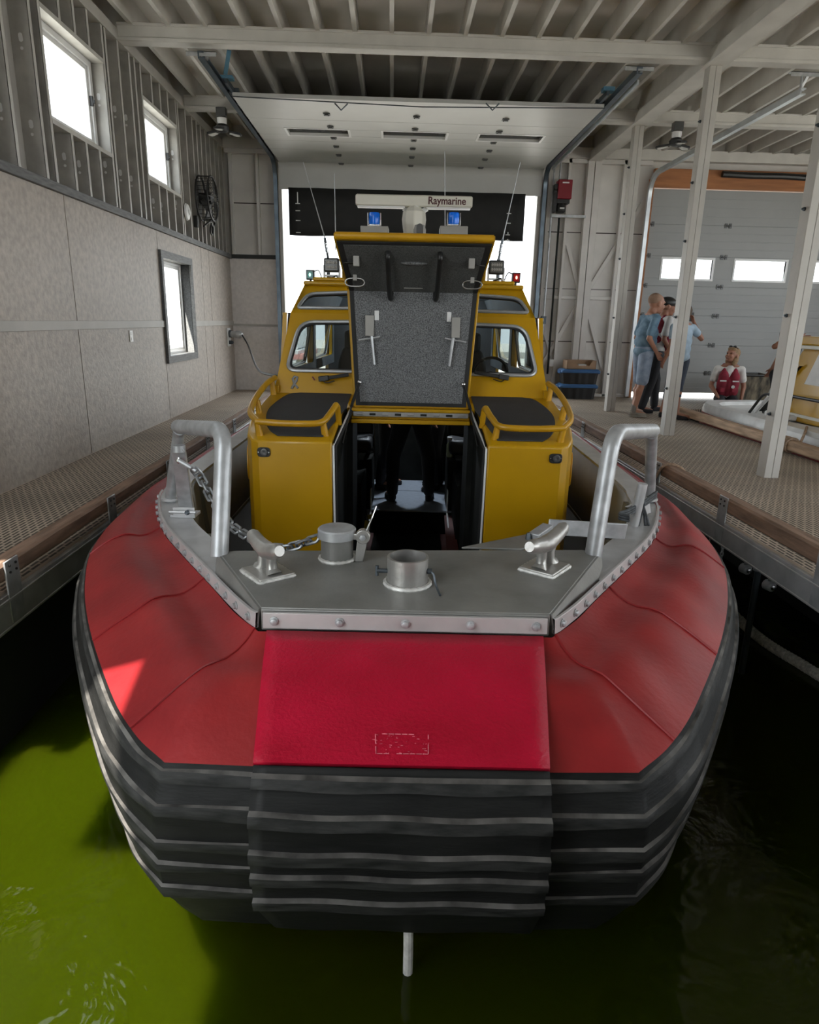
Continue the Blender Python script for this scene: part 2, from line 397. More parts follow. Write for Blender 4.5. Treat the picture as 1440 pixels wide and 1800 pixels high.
for a, c in wins:
    for k in range(1, 4):
        y = a + (c - a) * k / 4
        stud(y, 2.955, 3.40, hole=k < 3); stud(y, 4.16, ZB, hole=False)
    b = MB(); b.box((XL - .15, a - .03, 3.385), (XL - .008, c + .03, 3.42)); b.box((XL - .15, a - .03, 4.14), (XL - .008, c + .03, 4.175)); b.build('stud_track', M_steelf, wall_left, smooth=0)
b = MB(); b.box((XL - .15, 2.5, ZB), (XL + .004, YW, ZB + .10)); b.build('top_plate', M_white, wall_left, bev=.003)
b = MB(); b.box((XL - .15, 2.5, ZB + .10), (XL - .08, YW, 4.80)); b.build('rim_board', M_white, wall_left)
def window(n, y0, y1, z0, z1, xf):
    b = MB(); rect = lambda a, c, e, f, x: [Vector((x, a, e)), Vector((x, c, e)), Vector((x, c, f)), Vector((x, a, f))]
    b.frame(rect(y0, y1, z0, z1, xf), rect(y0 + .05, y1 - .05, z0 + .05, z1 - .05, xf), (.06, 0, 0))
    b.frame(rect(y0 + .05, y1 - .05, z0 + .05, z1 - .05, xf + .01), rect(y0 + .085, y1 - .085, z0 + .085, z1 - .085, xf + .01), (.03, 0, 0))
    fr_ = struct(b.build('window_%d' % n, M_pvc, bev=.003))
    g = MB(); g._add([(xf + .02, y0 + .08, z0 + .08), (xf + .02, y1 - .08, z0 + .08), (xf + .02, y1 - .08, z1 - .08), (xf + .02, y0 + .08, z1 - .08)], [(0, 1, 2, 3)]); g.build('pane', M_glass, fr_, smooth=0)
    return fr_
for i, (a, c) in enumerate(wins[1:]):
    wn = window(i + 1, a, c, 3.42, 4.14, XL - .17)
    h = MB(); h.box((XL - .13, c - .06, 3.78), (XL - .10, c - .04, 3.86)); h.box((XL - .11, c - .055, 3.80), (XL - .085, c - .045, 3.83)); h.build('window_latch', M_black, wn, bev=.003)
window(4, 3.70, 4.74, 3.42, 4.14, XL - .17)
w3 = window(3, W3[0], W3[1], W3[2], W3[3], XL - .16)
b = MB(); rect = lambda a, c, e, f, x: [Vector((x, a, e)), Vector((x, c, e)), Vector((x, c, f)), Vector((x, a, f))]
b.frame(rect(W3[0] - .05, W3[1] + .05, W3[2] - .06, W3[3] + .06, XL), rect(W3[0] + .02, W3[1] - .02, W3[2] + .02, W3[3] - .02, XL), (.03, 0, 0))
b.frame(rect(W3[0], W3[1], W3[2], W3[3], XL - .10), rect(W3[0] + .02, W3[1] - .02, W3[2] + .02, W3[3] - .02, XL - .10), (.105, 0, 0))
b.build('window_frame', M_greytrim, w3, bev=.003)

# ------------------------------------------------------------------ far wall
wf = MB()
wf.box((XL - .2, YW, .3), (-1.72, YW + .06, 5.0)); wf.box((2.24, YW, .3), (4.03, YW + .06, 5.0)); wf.box((-1.72, YW, 4.0), (2.24, YW + .06, 5.0))
wf.box((4.03, YW, 4.07), (XR + .2, YW + .06, 5.0)); wf.box((7.6, YW, .3), (XR + .2, YW + .06, 4.07))
M_farw_lit = mat('far_wall_lit', (.60, .575, .55), .6, var=.07, vscale=3); M_farosb_lit = mat('lit_strand_board', (.66, .62, .60), .6, var=.08, vscale=22, bump=.3, bscale=38)  # paler copies of white paint and strand board; far-wall brightness put into the colour
wall_far = struct(wf.build('wall_far', M_farw_lit, smooth=0))
b = MB(); b.box((XL, YW - .02, .84), (-1.76, YW, 1.86)); b.box((XL, YW - .02, 1.9), (-1.76, YW, 2.895)); b.build('wall_panel', M_farosb_lit, wall_far)
b = MB(); b.box((XL, YW - .03, 1.87), (-1.76, YW, 1.90)); b.build('panel_joint_strip', M_white, wall_far)
b = MB()
for X in (-2.5, -2.09, -1.80): b.box((X - .02, YW - .09, 2.955), (X + .02, YW, ZB))
b.box((XL, YW - .1, ZB - .06), (-1.75, YW, ZB + .02)); b.build('framing', M_farw_lit, wall_far, bev=.002)
b = MB(); b.box((-2.48, YW - .004, 3.70), (-1.76, YW, 3.715)); b.box((2.26, YW - .004, 3.40), (4.0, YW, 3.415)); b.box((2.26, YW - .004, 1.72), (4.0, YW, 1.735)); b.box((2.26, YW - .004, 2.55), (4.0, YW, 2.56)); b.build('sheet_joint', M_gap, wall_far, smooth=0)
def fbar(name, p, q, w_, dep=.09, m=M_farw_lit):
    b = MB(); b.beam((p[0], YW - dep / 2, p[1]), (q[0], YW - dep / 2, q[1]), w_, dep, up=(0, 1, 0)); return b.build(name, m, wall_far, bev=.003)
for X in (2.32, 2.42, 2.72, 3.58): fbar('stud', (X, .84), (X, ZB), .045)
for X in (3.04, 3.15): fbar('post', (X, .84), (X, ZB), .10, .12)
fbar('girt', (2.26, 2.42), (3.0, 2.42), .05, .06); fbar('girt', (3.2, 2.42), (3.62, 2.42), .05, .06); fbar('girt', (2.26, ZB - .03), (4.0, ZB - .03), .06)
fbar('brace', (2.74, 3.35), (3.06, 2.46), .06, .04); fbar('brace', (3.16, 2.5), (3.95, 3.9), .06, .04)
fbar('brace', (3.06, 2.38), (2.45, 1.2), .06, .04); fbar('brace', (3.16, 2.35), (3.62, 1.1), .06, .04); fbar('brace', (2.74, 1.3), (2.3, 2.4), .04, .03)
fbar('sill', (2.26, .86), (4.0, .86), .05)

# right wall, roof and ceiling
b = MB(); b.box((XR, -.7, .3), (XR + .05, .6, 5.0)); b.box((XR, .6, 4.0), (XR + .05, YW, 5.0)); b.box((XR, 4.6, .3), (XR + .05, 6.0, 4.0)); b.box((XR, 6.0, .3), (XR + .05, 9.4, 1.9)); b.box((XR, 9.4, .3), (XR + .05, YW, 4.0)); struct(b.build('wall_right', M_white, smooth=0))  # unseen openings added to bring daylight into the right bay
b = MB(); b.box((-1.5, -.75, -.3), (3.2, -.7, 5.0)); b.box((3.2, -.75, 3.7), (7.6, -.7, 5.0)); b.box((7.6, -.75, -.3), (XR + .05, -.7, 5.0)); b.box((3.2, -.75, -.3), (7.6, -.7, .7)); struct(b.build('added_wall_front', M_white, smooth=0))  # unseen wall added and shaped to limit daylight on the bow
M_bounce_quay = mat('bounce_quay', (.50, .49, .46), .8, var=.1, vscale=1)
b = MB(); b.box((-14, 12.2, -2), (-4.4, 26, .7)); b.box((-4.4, 13.2, -2), (2.6, 18.5, .62)); b.box((-14, -4.0, -2), (-3.3, 12.2, .7)); b.box((2.6, 12.2, -2), (16, 26, .7)); b.box((-20, 27, -2), (24, 38, .9)); b.box((XR + 1.0, -4, -2), (20, 11, .7)); b.box((-20, -12, -2), (20, -4.5, .7)); b.box((2.6, -4.5, -2), (9, -1.0, .7)); struct(b.build('floor', M_bounce_quay, smooth=0))  # unseen sunlit slabs added to bounce light up into the boathouse
c_ = MB(); c_.box((-3.0, 1.5, 4.79), (XR + .2, YW + .3, 4.85)); c_.box((-2.15, .65, 4.79), (XR + .2, 1.5, 4.85)); c_.box((-1.5, -.7, 4.79), (XR + .2, .65, 4.85)); c_.box((-2.1, .58, 4.79), (-1.4, .66, 4.85)); ceiling = struct(c_.build('ceiling', M_ceil, smooth=0))  # unseen front-left roof gap shaped to let the sun patch through
k = 0; X = -2.45
while X < XR - .1:
    b = MB(); b.box((X - .02, -.6 if X > -1.5 else .66 if X > -2.15 else 1.52, 4.58), (X + .02, YW - .02, 4.79)); b.build('joist', M_joist, ceiling, smooth=0, bev=0); X += .345
for Y in (3.12, 5.19, 7.24, 9.31):
    b = MB(); b.box((XL + .0, Y, ZB), (XR, Y + .13, 4.58)); b.box((XL, Y - .018, ZB - .0), (XR, Y, ZB + .03)); b.box((XL, Y - .012, 4.575), (XR, Y + .14, 4.60)); b.build('cross_beam', M_joist, ceiling, bev=.004)
b = MB(); b.box((XL, YW - .14, ZB), (XR, YW - .01, 4.60)); b.build('cross_beam', M_joist, ceiling, bev=.004)
b = MB(); b.box((3.0, -.6, ZB - .02), (3.16, YW - .1, ZB + .10)); b.box((2.98, -.6, ZB - .035), (3.18, YW - .1, ZB - .02)); b.build('girder', M_joist, ceiling, bev=.004)

for Y, lab in ((5.18, 'white timber post nearest the camera, by the small yellow boat'), (7.25, 'middle white timber post, hiding a person in a blue shirt'), (9.30, 'farthest white timber post, left of the man in the blue shirt'), (3.1, 'white timber post on the right dock outside the picture'), ):
    if Y < 5: continue
    t = thing('support_post', lab, 'post', (3.08, Y, ZD), group='white posts on the right dock')
    b = MB(); b.box((3.02, Y, .84), (3.079, Y + .12, ZB - .03)); b.box((3.082, Y, .84), (3.14, Y + .12, ZB - .03)); b.box((3.03, Y + .005, .84), (3.13, Y + .115, ZB - .03)); b.build('shaft', M_white, t, bev=.004)
    for z in (1.35, 2.1, 2.85, 3.4, 3.95):
        q = MB(); q.lathe([(.014, 0), (.014, .014), (.008, .015), (.008, .026)], (3.02, Y + .06, z), 8, (-1, 0, 0)); q.build('bolt', M_darksteel, t)
# ------------------------------------------------------------------ open sectional door over the boat
M_tint = glass_mat('tinted_door_glass', (.16, .17, .165), .5)
M_slot = mat('door_bracket', (.10, .10, .10), .4, .6)
ZO = 4.262
rows = [at(732, y, Z=ZO).y for y in (205, 227, 246, 261, 276, 291)]
near, far = 8.1, 11.13
dr = MB()
secs = [near, (rows[0] + rows[1]) / 2, (rows[1] + rows[2]) / 2, (rows[2] + rows[3]) / 2, (rows[3] + rows[4]) / 2, (rows[4] + rows[5]) / 2]
X0, X1 = -1.73, 2.27
wy0, wy1 = at(720, 233, Z=ZO).y, at(720, 242, Z=ZO).y
wx = [(at(505, 228, Z=ZO).x, at(612, 233, Z=ZO).x), (at(674, 236, Z=ZO).x, at(783, 242, Z=ZO).x), (at(842, 242, Z=ZO).x, at(950, 246, Z=ZO).x)]
wm0, wm1 = rows[1] - .33, rows[1] + .12
wm0, wm1 = wy1 - .0, wy0 + .0
if wm0 > wm1: wm0, wm1 = wm1, wm0
wm0 -= .03; wm1 += .03
xs = [X0] + [v for p in wx for v in p] + [X1]
b = MB()
cuts = [near]; y = near
bounds = sorted([near, wm0, wm1, far] + [v for v in secs[1:] if v < wm0 - .12 or v > wm1 + .12])
for y0, y1 in zip(bounds, bounds[1:]):
    if abs(y0 - wm0) < 1e-6:
        for k in range(0, 8, 2): b.box((xs[k], y0, ZO), (xs[k + 1], y1, ZO + .04))
    else: b.box((X0, y0 + .002, ZO), (X1, y1 - .002, ZO + .04))
# rounded bend and the last section hanging in the opening
door_1 = struct(b.build('door_1', M_doorp, bev=.003))
arc = [(far + .002 + .10 * math.sin(t * math.pi / 16), ZO - .10 + .10 * math.cos(t * math.pi / 16)) for t in range(9)] + [(far + .102, 3.90)]
b = MB(); b.loft([[Vector((X0 - .02, y, z)), Vector((X1 + .02, y, z)), Vector((X1 + .02, y + .04, z + .03)), Vector((X0 - .02, y + .04, z + .03))] for y, z in arc], closed=True, capends=True)
b.build('bottom_section', M_doorp, door_1)
for a, c in wx:
    b = MB(); b.frame([Vector(p) for p in ((a - .03, wm0 - .03, ZO - .006), (c + .03, wm0 - .03, ZO - .006), (c + .03, wm1 + .03, ZO - .006), (a - .03, wm1 + .03, ZO - .006))],
            [Vector(p) for p in ((a, wm0, ZO - .006), (c, wm0, ZO - .006), (c, wm1, ZO - .006), (a, wm1, ZO - .006))], (0, 0, .05))
    wfm = b.build('window_frame', M_pvc, door_1, bev=.002)
    b = MB(); b._add([(a, wm0, ZO + .03), (c, wm0, ZO + .03), (c, wm1, ZO + .03), (a, wm1, ZO + .03)], [(0, 1, 2, 3)]); b.build('pane', M_tint, wfm, smooth=0)
br0 = None
for (xa, ya), (xb, yb) in (((575, 202), (600, 287)), ((732, 208), (722, 293)), ((886, 215), (843, 298))):
    for i, Y in enumerate(rows):
        t = i / 5; X = at(xa + (xb - xa) * t, ya + (yb - ya) * t, Z=ZO).x
        if br0 is None:
            b = MB(); b.box((-.04, -.035, -.012), (.04, .035, 0)); b.box((-.022, -.05, -.03), (.022, -.02, -.012)); b.box((-.03, -.005, -.024), (.03, .012, -.012))
            br0 = b.build('hinge', M_slot, door_1, bev=.003); o = br0
        else: o = br0.copy(); COL.objects.link(o)
        o.location = (X, Y, ZO)
for px in (600, 866):
    q = at(px, 182, Z=ZO); b = MB(); b.tube([q + Vector((-.07, 0, 0)), q + Vector((0, -.02, -.07)), q + Vector((.07, 0, 0))], .008, n=8); b.build('lift_handle', M_darksteel, door_1)
b = MB(); b.tube([(X0, near - .03, ZO - .01), (.3, near - .02, ZO - .05), (X1, near - .03, ZO - .01)], .006, n=6); b.build('lift_cable', M_darksteel, door_1)

t = thing('rubber_curtain', 'black rubber curtain hanging under the open white overhead door', 'curtain', (.2, 11.2, 3.25))
b = MB(); n = 24
b.loft([[Vector((-1.61 + 3.655 * k / n, 11.225 + .012 * math.sin(k * 1.7) * (1 - z) + dy, 3.925 - z * (.68 + .006 * math.sin(k * .9)))) for k in range(n + 1)] for z, dy in ((0, 0), (.33, 0), (.66, 0), (1, 0))])
o = b.build('sheet', M_rubber, t); md = o.modifiers.new('thick', 'SOLIDIFY'); md.thickness = .012
for X, zs in ((-1.47, ((3.86, 3.70), (3.60, 3.598), (3.46, 3.458), (3.29, 3.285))), (1.80, ((3.64, 3.638), (3.50, 3.498), (3.37, 3.33), (3.27, 3.25)))):
    for za, zb in zs:
        b = MB(); b.cyl((X, 11.205, za), (X, 11.205, zb - .002), .009, n=6); b.cyl((X - .035, 11.205, zb), (X + .035, 11.205, zb), .007, n=6); b.build('eyelet_tie', M_pvc, t)

def track(name, label, pts, m, w_=.055, hang=None, group=None, width=1):
    t = thing(name, label, 'door track', pts[0], group=group)
    P = fillet(pts, .32, 8); b = MB()
    n = len(P); up = Vector((0, 0, 1)); rings = []
    for i, p in enumerate(P):
        d = (P[min(n - 1, i + 1)] - P[max(0, i - 1)]).normalized(); x = Vector((1, 0, 0)); u = x.cross(d).normalized()
        prof = [(-.028, -.03), (.028, -.03), (.028, -.018), (-.016, -.018), (-.016, .018), (.028, .018), (.028, .03), (-.028, .03)]
        rings.append([p + x * a * width + u * c for a, c in prof])
    b.loft(rings, closed=True, capends=True); b.build('rail', m, t)
    if hang:
        p = P[0] + Vector((0, .04, 0)); b = MB(); zt = 4.45
        b.box((p.x - .14, p.y - .03, zt - .045), (p.x + .14, p.y + .03, zt - .04)); b.box((p.x - .14, p.y - .03, zt - .08), (p.x + .14, p.y - .025, zt - .04))
        b.beam((p.x - .02, p.y, zt - .05), (p.x, p.y, p.z), .03, .012); b.beam((p.x + .05, p.y, zt - .05), (p.x + .02, p.y + .1, p.z), .03, .012); b.build('hanger', M_galv, t)
    return t
M_trk = mat('track_steel', (.12, .15, .18), .35, .8, var=.2)
M_trkl = mat('track_zinc', (.55, .58, .60), .35, .6, var=.1)
tl = track('door_track', 'dark steel door track on the left side of the open overhead door', [(-1.84, 7.3, 4.38), (-1.80, 11.2, 4.30), (-1.80, 11.22, .86)], M_trk, hang=True, group='overhead door tracks')
b = MB(); b.beam((-1.77, 8.0, 4.38), (-1.74, 11.05, 4.36), .03, .05); b.build('inner_rail', M_trk, tl)
for i in range(9):
    y = 8.3 + i * .32; b = MB(); b.box((-1.80, y, 4.33), (-1.70, y + .03, 4.40)); b.cyl((-1.82, y + .015, 4.36), (-1.77, y + .015, 4.36), .03, n=10); b.build('roller', M_darksteel, tl)
b = MB(); b.box((-1.83, 8.0, 4.40), (-1.70, 8.1, 4.43)); b.beam((-1.76, 7.95, 4.42), (-1.66, 7.72, 4.56), .04, .012); b.build('blue_tag', mat('blue_tape', (.12, .28, .42), .6), tl)['label'] = 'blue tagged end bracket'
tr2 = track('door_track', 'bright steel door track on the right side of the open overhead door', [(2.36, 7.3, 4.37), (2.33, 11.2, 4.29), (2.33, 11.22, .86)], M_trk, hang=True, group='overhead door tracks')
b = MB(); b.beam((2.42, 7.5, 4.33), (2.40, 11.05, 4.26), .02, .05); b.build('outer_angle', M_trkl, tr2)
b = MB(); b.beam((2.27, 8.0, 4.38), (2.27, 11.05, 4.36), .03, .05); b.build('inner_rail', M_trk, tr2)
for i in range(9):
    y = 8.3 + i * .32; b = MB(); b.box((2.23, y, 4.33), (2.33, y + .03, 4.40)); b.cyl((2.29, y + .015, 4.36), (2.34, y + .015, 4.36), .03, n=10); b.build('roller', M_darksteel, tr2)
b = MB(); b.box((2.22, 8.0, 4.40), (2.34, 8.1, 4.44)); b.build('blue_tag', bpy.data.materials['blue_tape'], tr2)
track('door_track', 'zinc door track running to the closed grey garage door', [(3.99, 7.3, 4.24), (3.95, 11.15, 4.22), (3.95, 11.2, .86)], M_trkl, hang=True, group='overhead door tracks')
# door jamb posts of the big opening
b = MB(); b.box((-1.77, YW - .12, .3), (-1.715, YW + .02, 4.3)); struct(b.build('trim_4', M_white, bev=.003))
b = MB(); b.box((2.235, YW - .12, .3), (2.29, YW + .02, 4.3)); struct(b.build('trim_5', M_white, bev=.003))

# ------------------------------------------------------------------ closed garage door at the right
GY = 11.26; hz = [at(1155 - (y - 394) * .43, y, Y=GY).z for y in (394, 449, 501, 552, 603, 652)]
M_gdoor = mat('grey_door_panel', (.29, .293, .29), .5, var=.04, vscale=2)
GX0, GX1 = 4.03, 7.62
step = (hz[0] - hz[-1]) / 5
zl = [.93] + [hz[5 - k] for k in range(6)] + [4.06]
gx = [(at(1163, 480, Y=GY).x, at(1251, 480, Y=GY).x), (at(1290, 485, Y=GY).x, at(1379, 485, Y=GY).x)]
d0 = gx[1][0] - gx[0][0]; gx.append((gx[1][0] + d0, gx[1][1] + d0))
gz0, gz1 = at(1335, 493, Y=GY).z, at(1335, 459, Y=GY).z
b = MB()
for z0, z1 in zip(zl, zl[1:]):
    if z0 < (gz0 + gz1) / 2 < z1:
        xs = [GX0] + [v for p in gx for v in p] + [GX1]
        for k in range(0, 8, 2): b.box((xs[k], GY, gz0), (xs[k + 1], GY + .045, gz1))
        b.box((GX0, GY, z0 + .003), (GX1, GY + .045, gz0)); b.box((GX0, GY, gz1), (GX1, GY + .045, z1 - .003))
    else: b.box((GX0, GY, z0 + .003), (GX1, GY + .045, z1 - .003))
    for f in (.25, .5, .75):
        z = z0 + (z1 - z0) * f
        if not (gz0 - .03 < z < gz1 + .03): b.box((GX0, GY - .003, z - .006), (GX1, GY, z + .006))
door_2 = struct(b.build('door_2', M_gdoor, bev=.002))
b = MB()
for z in zl[1:-1]: b.box((GX0, GY + .012, z - .012), (GX1, GY + .04, z + .012))
b.build('gap_backing', M_gdoor, door_2, smooth=0)  # backing added behind the section gaps to stop light leaking through
for a, c in gx:
    b = MB(); R4 = lambda a, c, e, f, y: [Vector((a, y, e)), Vector((c, y, e)), Vector((c, y, f)), Vector((a, y, f))]
    b.frame(R4(a - .03, c + .03, gz0 - .03, gz1 + .03, GY - .008), R4(a, c, gz0, gz1, GY - .008), (0, .06, 0)); wq = b.build('window_frame', M_pvc, door_2, bev=.002)
    b = MB(); b._add([(a, GY + .02, gz0), (c, GY + .02, gz0), (c, GY + .02, gz1), (a, GY + .02, gz1)], [(0, 1, 2, 3)]); b.build('pane', M_glass, wq, smooth=0)
h0 = None
for X in (4.06, 5.30, 6.62):
    for k, z in enumerate(hz):
        xx = at(1158, 394, Y=GY).x if False else X
        if h0 is None:
            b = MB(); b.box((-.055, -.012, -.035), (-.012, 0, .035)); b.box((.012, -.012, -.035), (.055, 0, .035)); b.cyl((-.04, -.012, 0), (.04, -.012, 0), .014, n=8); h0 = b.build('hinge', M_slot, door_2, bev=.003); o = h0
        else: o = h0.copy(); COL.objects.link(o)
        o.location = (xx, GY - .001, z)
b = MB(); b.box((GX0, YW - .14, 4.07), (XR, YW - .05, 4.34)); struct(b.build('trim_6', M_header, bev=.004))
b = MB(); b.box((3.985, YW - .16, .84), (4.03, YW - .02, 4.2)); struct(b.build('trim_7', M_header, bev=.003))
b = MB(); b.tube([(5.05, YW - .2, 4.27), (5.5, YW - .22, 4.255), (6.0, YW - .2, 4.265), (6.6, YW - .22, 4.24), (7.5, YW - .2, 4.26)], .045, n=10); t = b.build('hose_bundle', M_black); tag(t, 'black lagged hose along the orange header over the garage door', 'hose')

# ------------------------------------------------------------------ things on the walls and ceiling
M_redbox = mat('red_enamel', (.20, .004, .014), .35, var=.1)
t = thing('door_opener', 'red door opener with black motor high on the far wall', 'door opener', (2.6, YW - .2, 3.7))
b = MB(); b.box((2.50, 11.02, 3.84), (2.715, 11.2, 4.11)); b.build('housing', M_redbox, t, bev=.012)
b = MB(); b.box((2.56, 11.014, 4.055), (2.66, 11.022, 4.072)); b.build('name_plate', M_pvc, t)
b = MB(); b.box((2.455, 11.06, 3.66), (2.50, 11.18, 4.05)); b.box((2.50, 11.06, 3.78), (2.70, 11.2, 3.84)); b.cyl((2.50, 11.1, 3.95), (2.445, 11.1, 3.95), .05); b.build('bracket', M_black, t, bev=.005)
b = MB(); b.lathe([(.06, 0), (.075, .02), (.075, .10), (.055, .13)], (2.58, 11.12, 3.65), 16); b.build('motor', M_black, t)
b = MB(); b.box((2.55, 11.035, 3.70), (2.62, 11.045, 3.72)); b.build('label_plate', M_pvc, t)
b = MB(); b.box((2.46, 11.18, 3.60), (3.0, 11.215, 3.64)); b.build('mount_rail', M_galv, t)
for X, z1 in ((2.47, 4.4), (2.60, 3.6), (2.56, 4.4)):
    t = thing('conduit', {2.47: 'thin grey conduit at the edge of the big doorway', 2.60: 'dark conduit dropping below the red door opener', 2.56: 'pale conduit rising from the red door opener'}[X], 'conduit', (X, YW - .08, 1.0))
    z0 = {2.47: 1.5, 2.60: 1.2, 2.56: 4.13}[X]
    b = MB(); b.cyl((X, YW - .115, z0), (X, YW - .115, z1), .016, n=10); b.build('pipe', M_dark if X == 2.60 else M_galv, t)
    if X < 2.5: b = MB(); b.box((X - .04, YW - .14, 2.0), (X + .04, YW - .06, 2.12)); b.build('switch_box', M_darksteel, t, bev=.004)
    elif X == 2.60: b = MB(); b.box((X + .02, YW - .12, 1.32), (X + .09, YW - .06, 1.44)); b.build('switch_box', M_pvc, t, bev=.004)
M_led = mat('led_lens', (.6, .6, .58), .3)
def petal(px, py, lab):
    p = at(px, py, Y=9.24); c = Vector((p.x, 9.24, 4.43)); t = thing('garage_light', lab, 'ceiling light', c, group='folding garage lights under the cross beam')
    b = MB(); b.box((c.x - .06, c.y - .05, c.z - .08), (c.x + .06, c.y + .05, c.z + .02)); b.build('junction_box', M_slot, t, bev=.006)
    b = MB(); b.lathe([(.05, -.16), (.06, -.13), (.06, -.09)], c, 16); b.build('screw_base', M_pvc, t)
    b = MB(); b.lathe([(.03, -.25), (.075, -.235), (.085, -.19), (.06, -.16)], c, 18); b.build('heat_sink', M_black, t)
    for k in range(3):
        a = R(-90 + 120 * k); d = Vector((math.cos(a), math.sin(a), -.12)); s = Vector((-math.sin(a), math.cos(a), 0)); q = c + Vector((0, 0, -.21))
        b = MB(); pts = [q + d * r + s * w_ for r, w_ in ((.07, .035), (.20, .065), (.235, .03), (.235, -.03), (.20, -.065), (.07, -.035))]; b.prism(pts, (0, 0, -.022)); w_ = b.build('light_panel', M_black, t, bev=.003)
        b = MB(); pts = [q + d * r + s * ww + Vector((0, 0, -.024)) for r, ww in ((.09, .022), (.195, .045), (.215, .02), (.215, -.02), (.195, -.045), (.09, -.022))]; b.prism(pts, (0, 0, -.004)); b.build('lens', M_led, w_)
petal(390, 205, 'black three-panel garage light by the left door track')
petal(1190, 235, 'black three-panel garage light between the two tall white posts')
# fan on the left wall
t = thing('wall_fan', 'round black fan on the studs of the left wall', 'fan', (XL, 9.72, 3.5))
c = Vector((XL + .12, 9.69, 3.50))
b = MB(); b.tube([c + Vector((.07, .27 * math.cos(a * math.pi / 16), .27 * math.sin(a * math.pi / 16))) for a in range(32)], .012, n=8, closed=True); b.tube([c + Vector((-.08, .27 * math.cos(a * math.pi / 16), .27 * math.sin(a * math.pi / 16))) for a in range(32)], .012, n=8, closed=True)
for k in range(28):
    a = k * math.pi / 14; e = Vector((0, math.cos(a), math.sin(a))); b.tube([c + Vector((-.08, 0, 0)) + e * .27, c + Vector((.07, 0, 0)) + e * .27, c + Vector((.10, 0, 0)) + e * .2, c + Vector((.105, 0, 0)) + e * .06], .0035, n=5)
b.build('cage', M_black, t)
for k in range(5):
    a = k * 2 * math.pi / 5; e = Vector((0, math.cos(a), math.sin(a))); f = Vector((0, -math.sin(a), math.cos(a))); b = MB()
    b.prism([c + e * .05 + f * -.03 + Vector((-.03, 0, 0)), c + e * .24 + f * -.09 + Vector((-.03, 0, 0)), c + e * .24 + f * .07 + Vector((.03, 0, 0)), c + e * .05 + f * .03 + Vector((.03, 0, 0))], (.004, 0, 0)); b.build('blade', M_black, t)
b = MB(); b.cyl(c + Vector((-.12, 0, 0)), c + Vector((.06, 0, 0)), .07, n=18); b.build('motor', M_black, t)
b = MB(); b.box((XL - .02, 9.62, 3.28), (XL + .02, 9.76, 3.72)); b.build('mounting_board', M_greytrim, t)
b = MB(); pts = [(XL + .1, 9.85, 3.27), (XL + .1, 9.95, 3.2), (XL + .11, 10.05, 3.24), (XL + .1, 9.98, 3.30), (XL + .1, 9.9, 3.22), (XL + .1, 9.84, 3.12), (XL + .1, 9.92, 3.08), (XL + .1, 9.98, 3.18), (XL + .1, 9.86, 3.24), (XL + .05, 9.7, 3.16)]
b.tube(spline(pts, 6), .012, n=8); b.build('power_cord', M_black, t)
t = thing('round_vent', 'pale round vent cover on the left wall below the fan', 'vent', (XL, 9.11, 3.25)); b = MB(); b.lathe([(.0, .03), (.07, .03), (.09, .02), (.10, 0)], (XL, 9.11, 3.25), 24, (1, 0, 0)); b.build('cover', M_pvc, t); b = MB(); b.lathe([(.0, .045), (.03, .042), (.032, .03)], (XL, 9.11, 3.25), 16, (1, 0, 0)); b.build('boss', M_pvc, t)
t = thing('outlet_box', 'black electrical box under the round black fan', 'outlet', (XL, 9.5, 3.2)); b = MB(); b.box((XL - .02, 9.46, 3.12), (XL + .03, 9.53, 3.26)); b.build('box', M_black, t, bev=.006); b = MB(); b.box((XL + .03, 9.47, 3.15), (XL + .034, 9.52, 3.23)); b.build('face_plate', M_greytrim, t)
p = at(230, 591, X=XL); t = thing('outlet_plate', 'small white outlet plate on the strand board wall', 'outlet', p); b = MB(); b.box((XL, p.y - .04, p.z - .055), (XL + .008, p.y + .04, p.z + .055)); b.build('plate', M_pvc, t, bev=.002)
b = MB(); b.box((XL + .008, p.y - .015, p.z + .012), (XL + .011, p.y + .015, p.z + .04)); b.build('socket', M_led, t); b = MB(); b.box((XL + .008, p.y - .015, p.z - .04), (XL + .011, p.y + .015, p.z - .012)); b.build('socket', M_led, t)
p = at(402, 590, X=XL); t = thing('shore_power_inlet', 'grey shore power plug on the white wall near the corner', 'power inlet', p)
b = MB(); b.box((XL + .002, p.y - .14, p.z - .16), (XL + .02, p.y + .06, p.z + .12)); b.build('back_plate', M_pvc, t, bev=.004)
b = MB(); b.lathe([(.055, 0), (.06, .03), (.045, .05)], (XL + .02, p.y - .04, p.z + .03), 16, (1, -.4, 0)); b.build('flange', M_darksteel, t)
b = MB(); b.lathe([(.045, .04), (.045, .13), (.058, .135), (.058, .2), (.03, .24)], (XL + .02, p.y - .04, p.z + .03), 16, (1, -.4, -.05)); b.build('connector', M_galv, t)
b = MB(); b.lathe([(.03, 0), (.03, .05), (.015, .07)], (XL + .02, p.y - .06, p.z - .1), 12, (1, -.3, 0)); b.build('cap', M_darksteel, t)
q = Vector((XL + .24, p.y - .13, p.z + .02)); e_ = BOAT_O + _bx * -.95 + _by * 3.6 + Vector((0, 0, 1.55))
b = MB(); b.tube(spline([q, q + Vector((.15, -.3, -.15)), (q + e_) / 2 + Vector((-.05, 0, -.22)), e_ + Vector((-.25, .3, -.02)), e_], 8), .012, n=8); t = thing('shore_power_cable', 'black cable sagging from the wall plug to the yellow cabin', 'cable', q); b.build('lead', M_black, t)

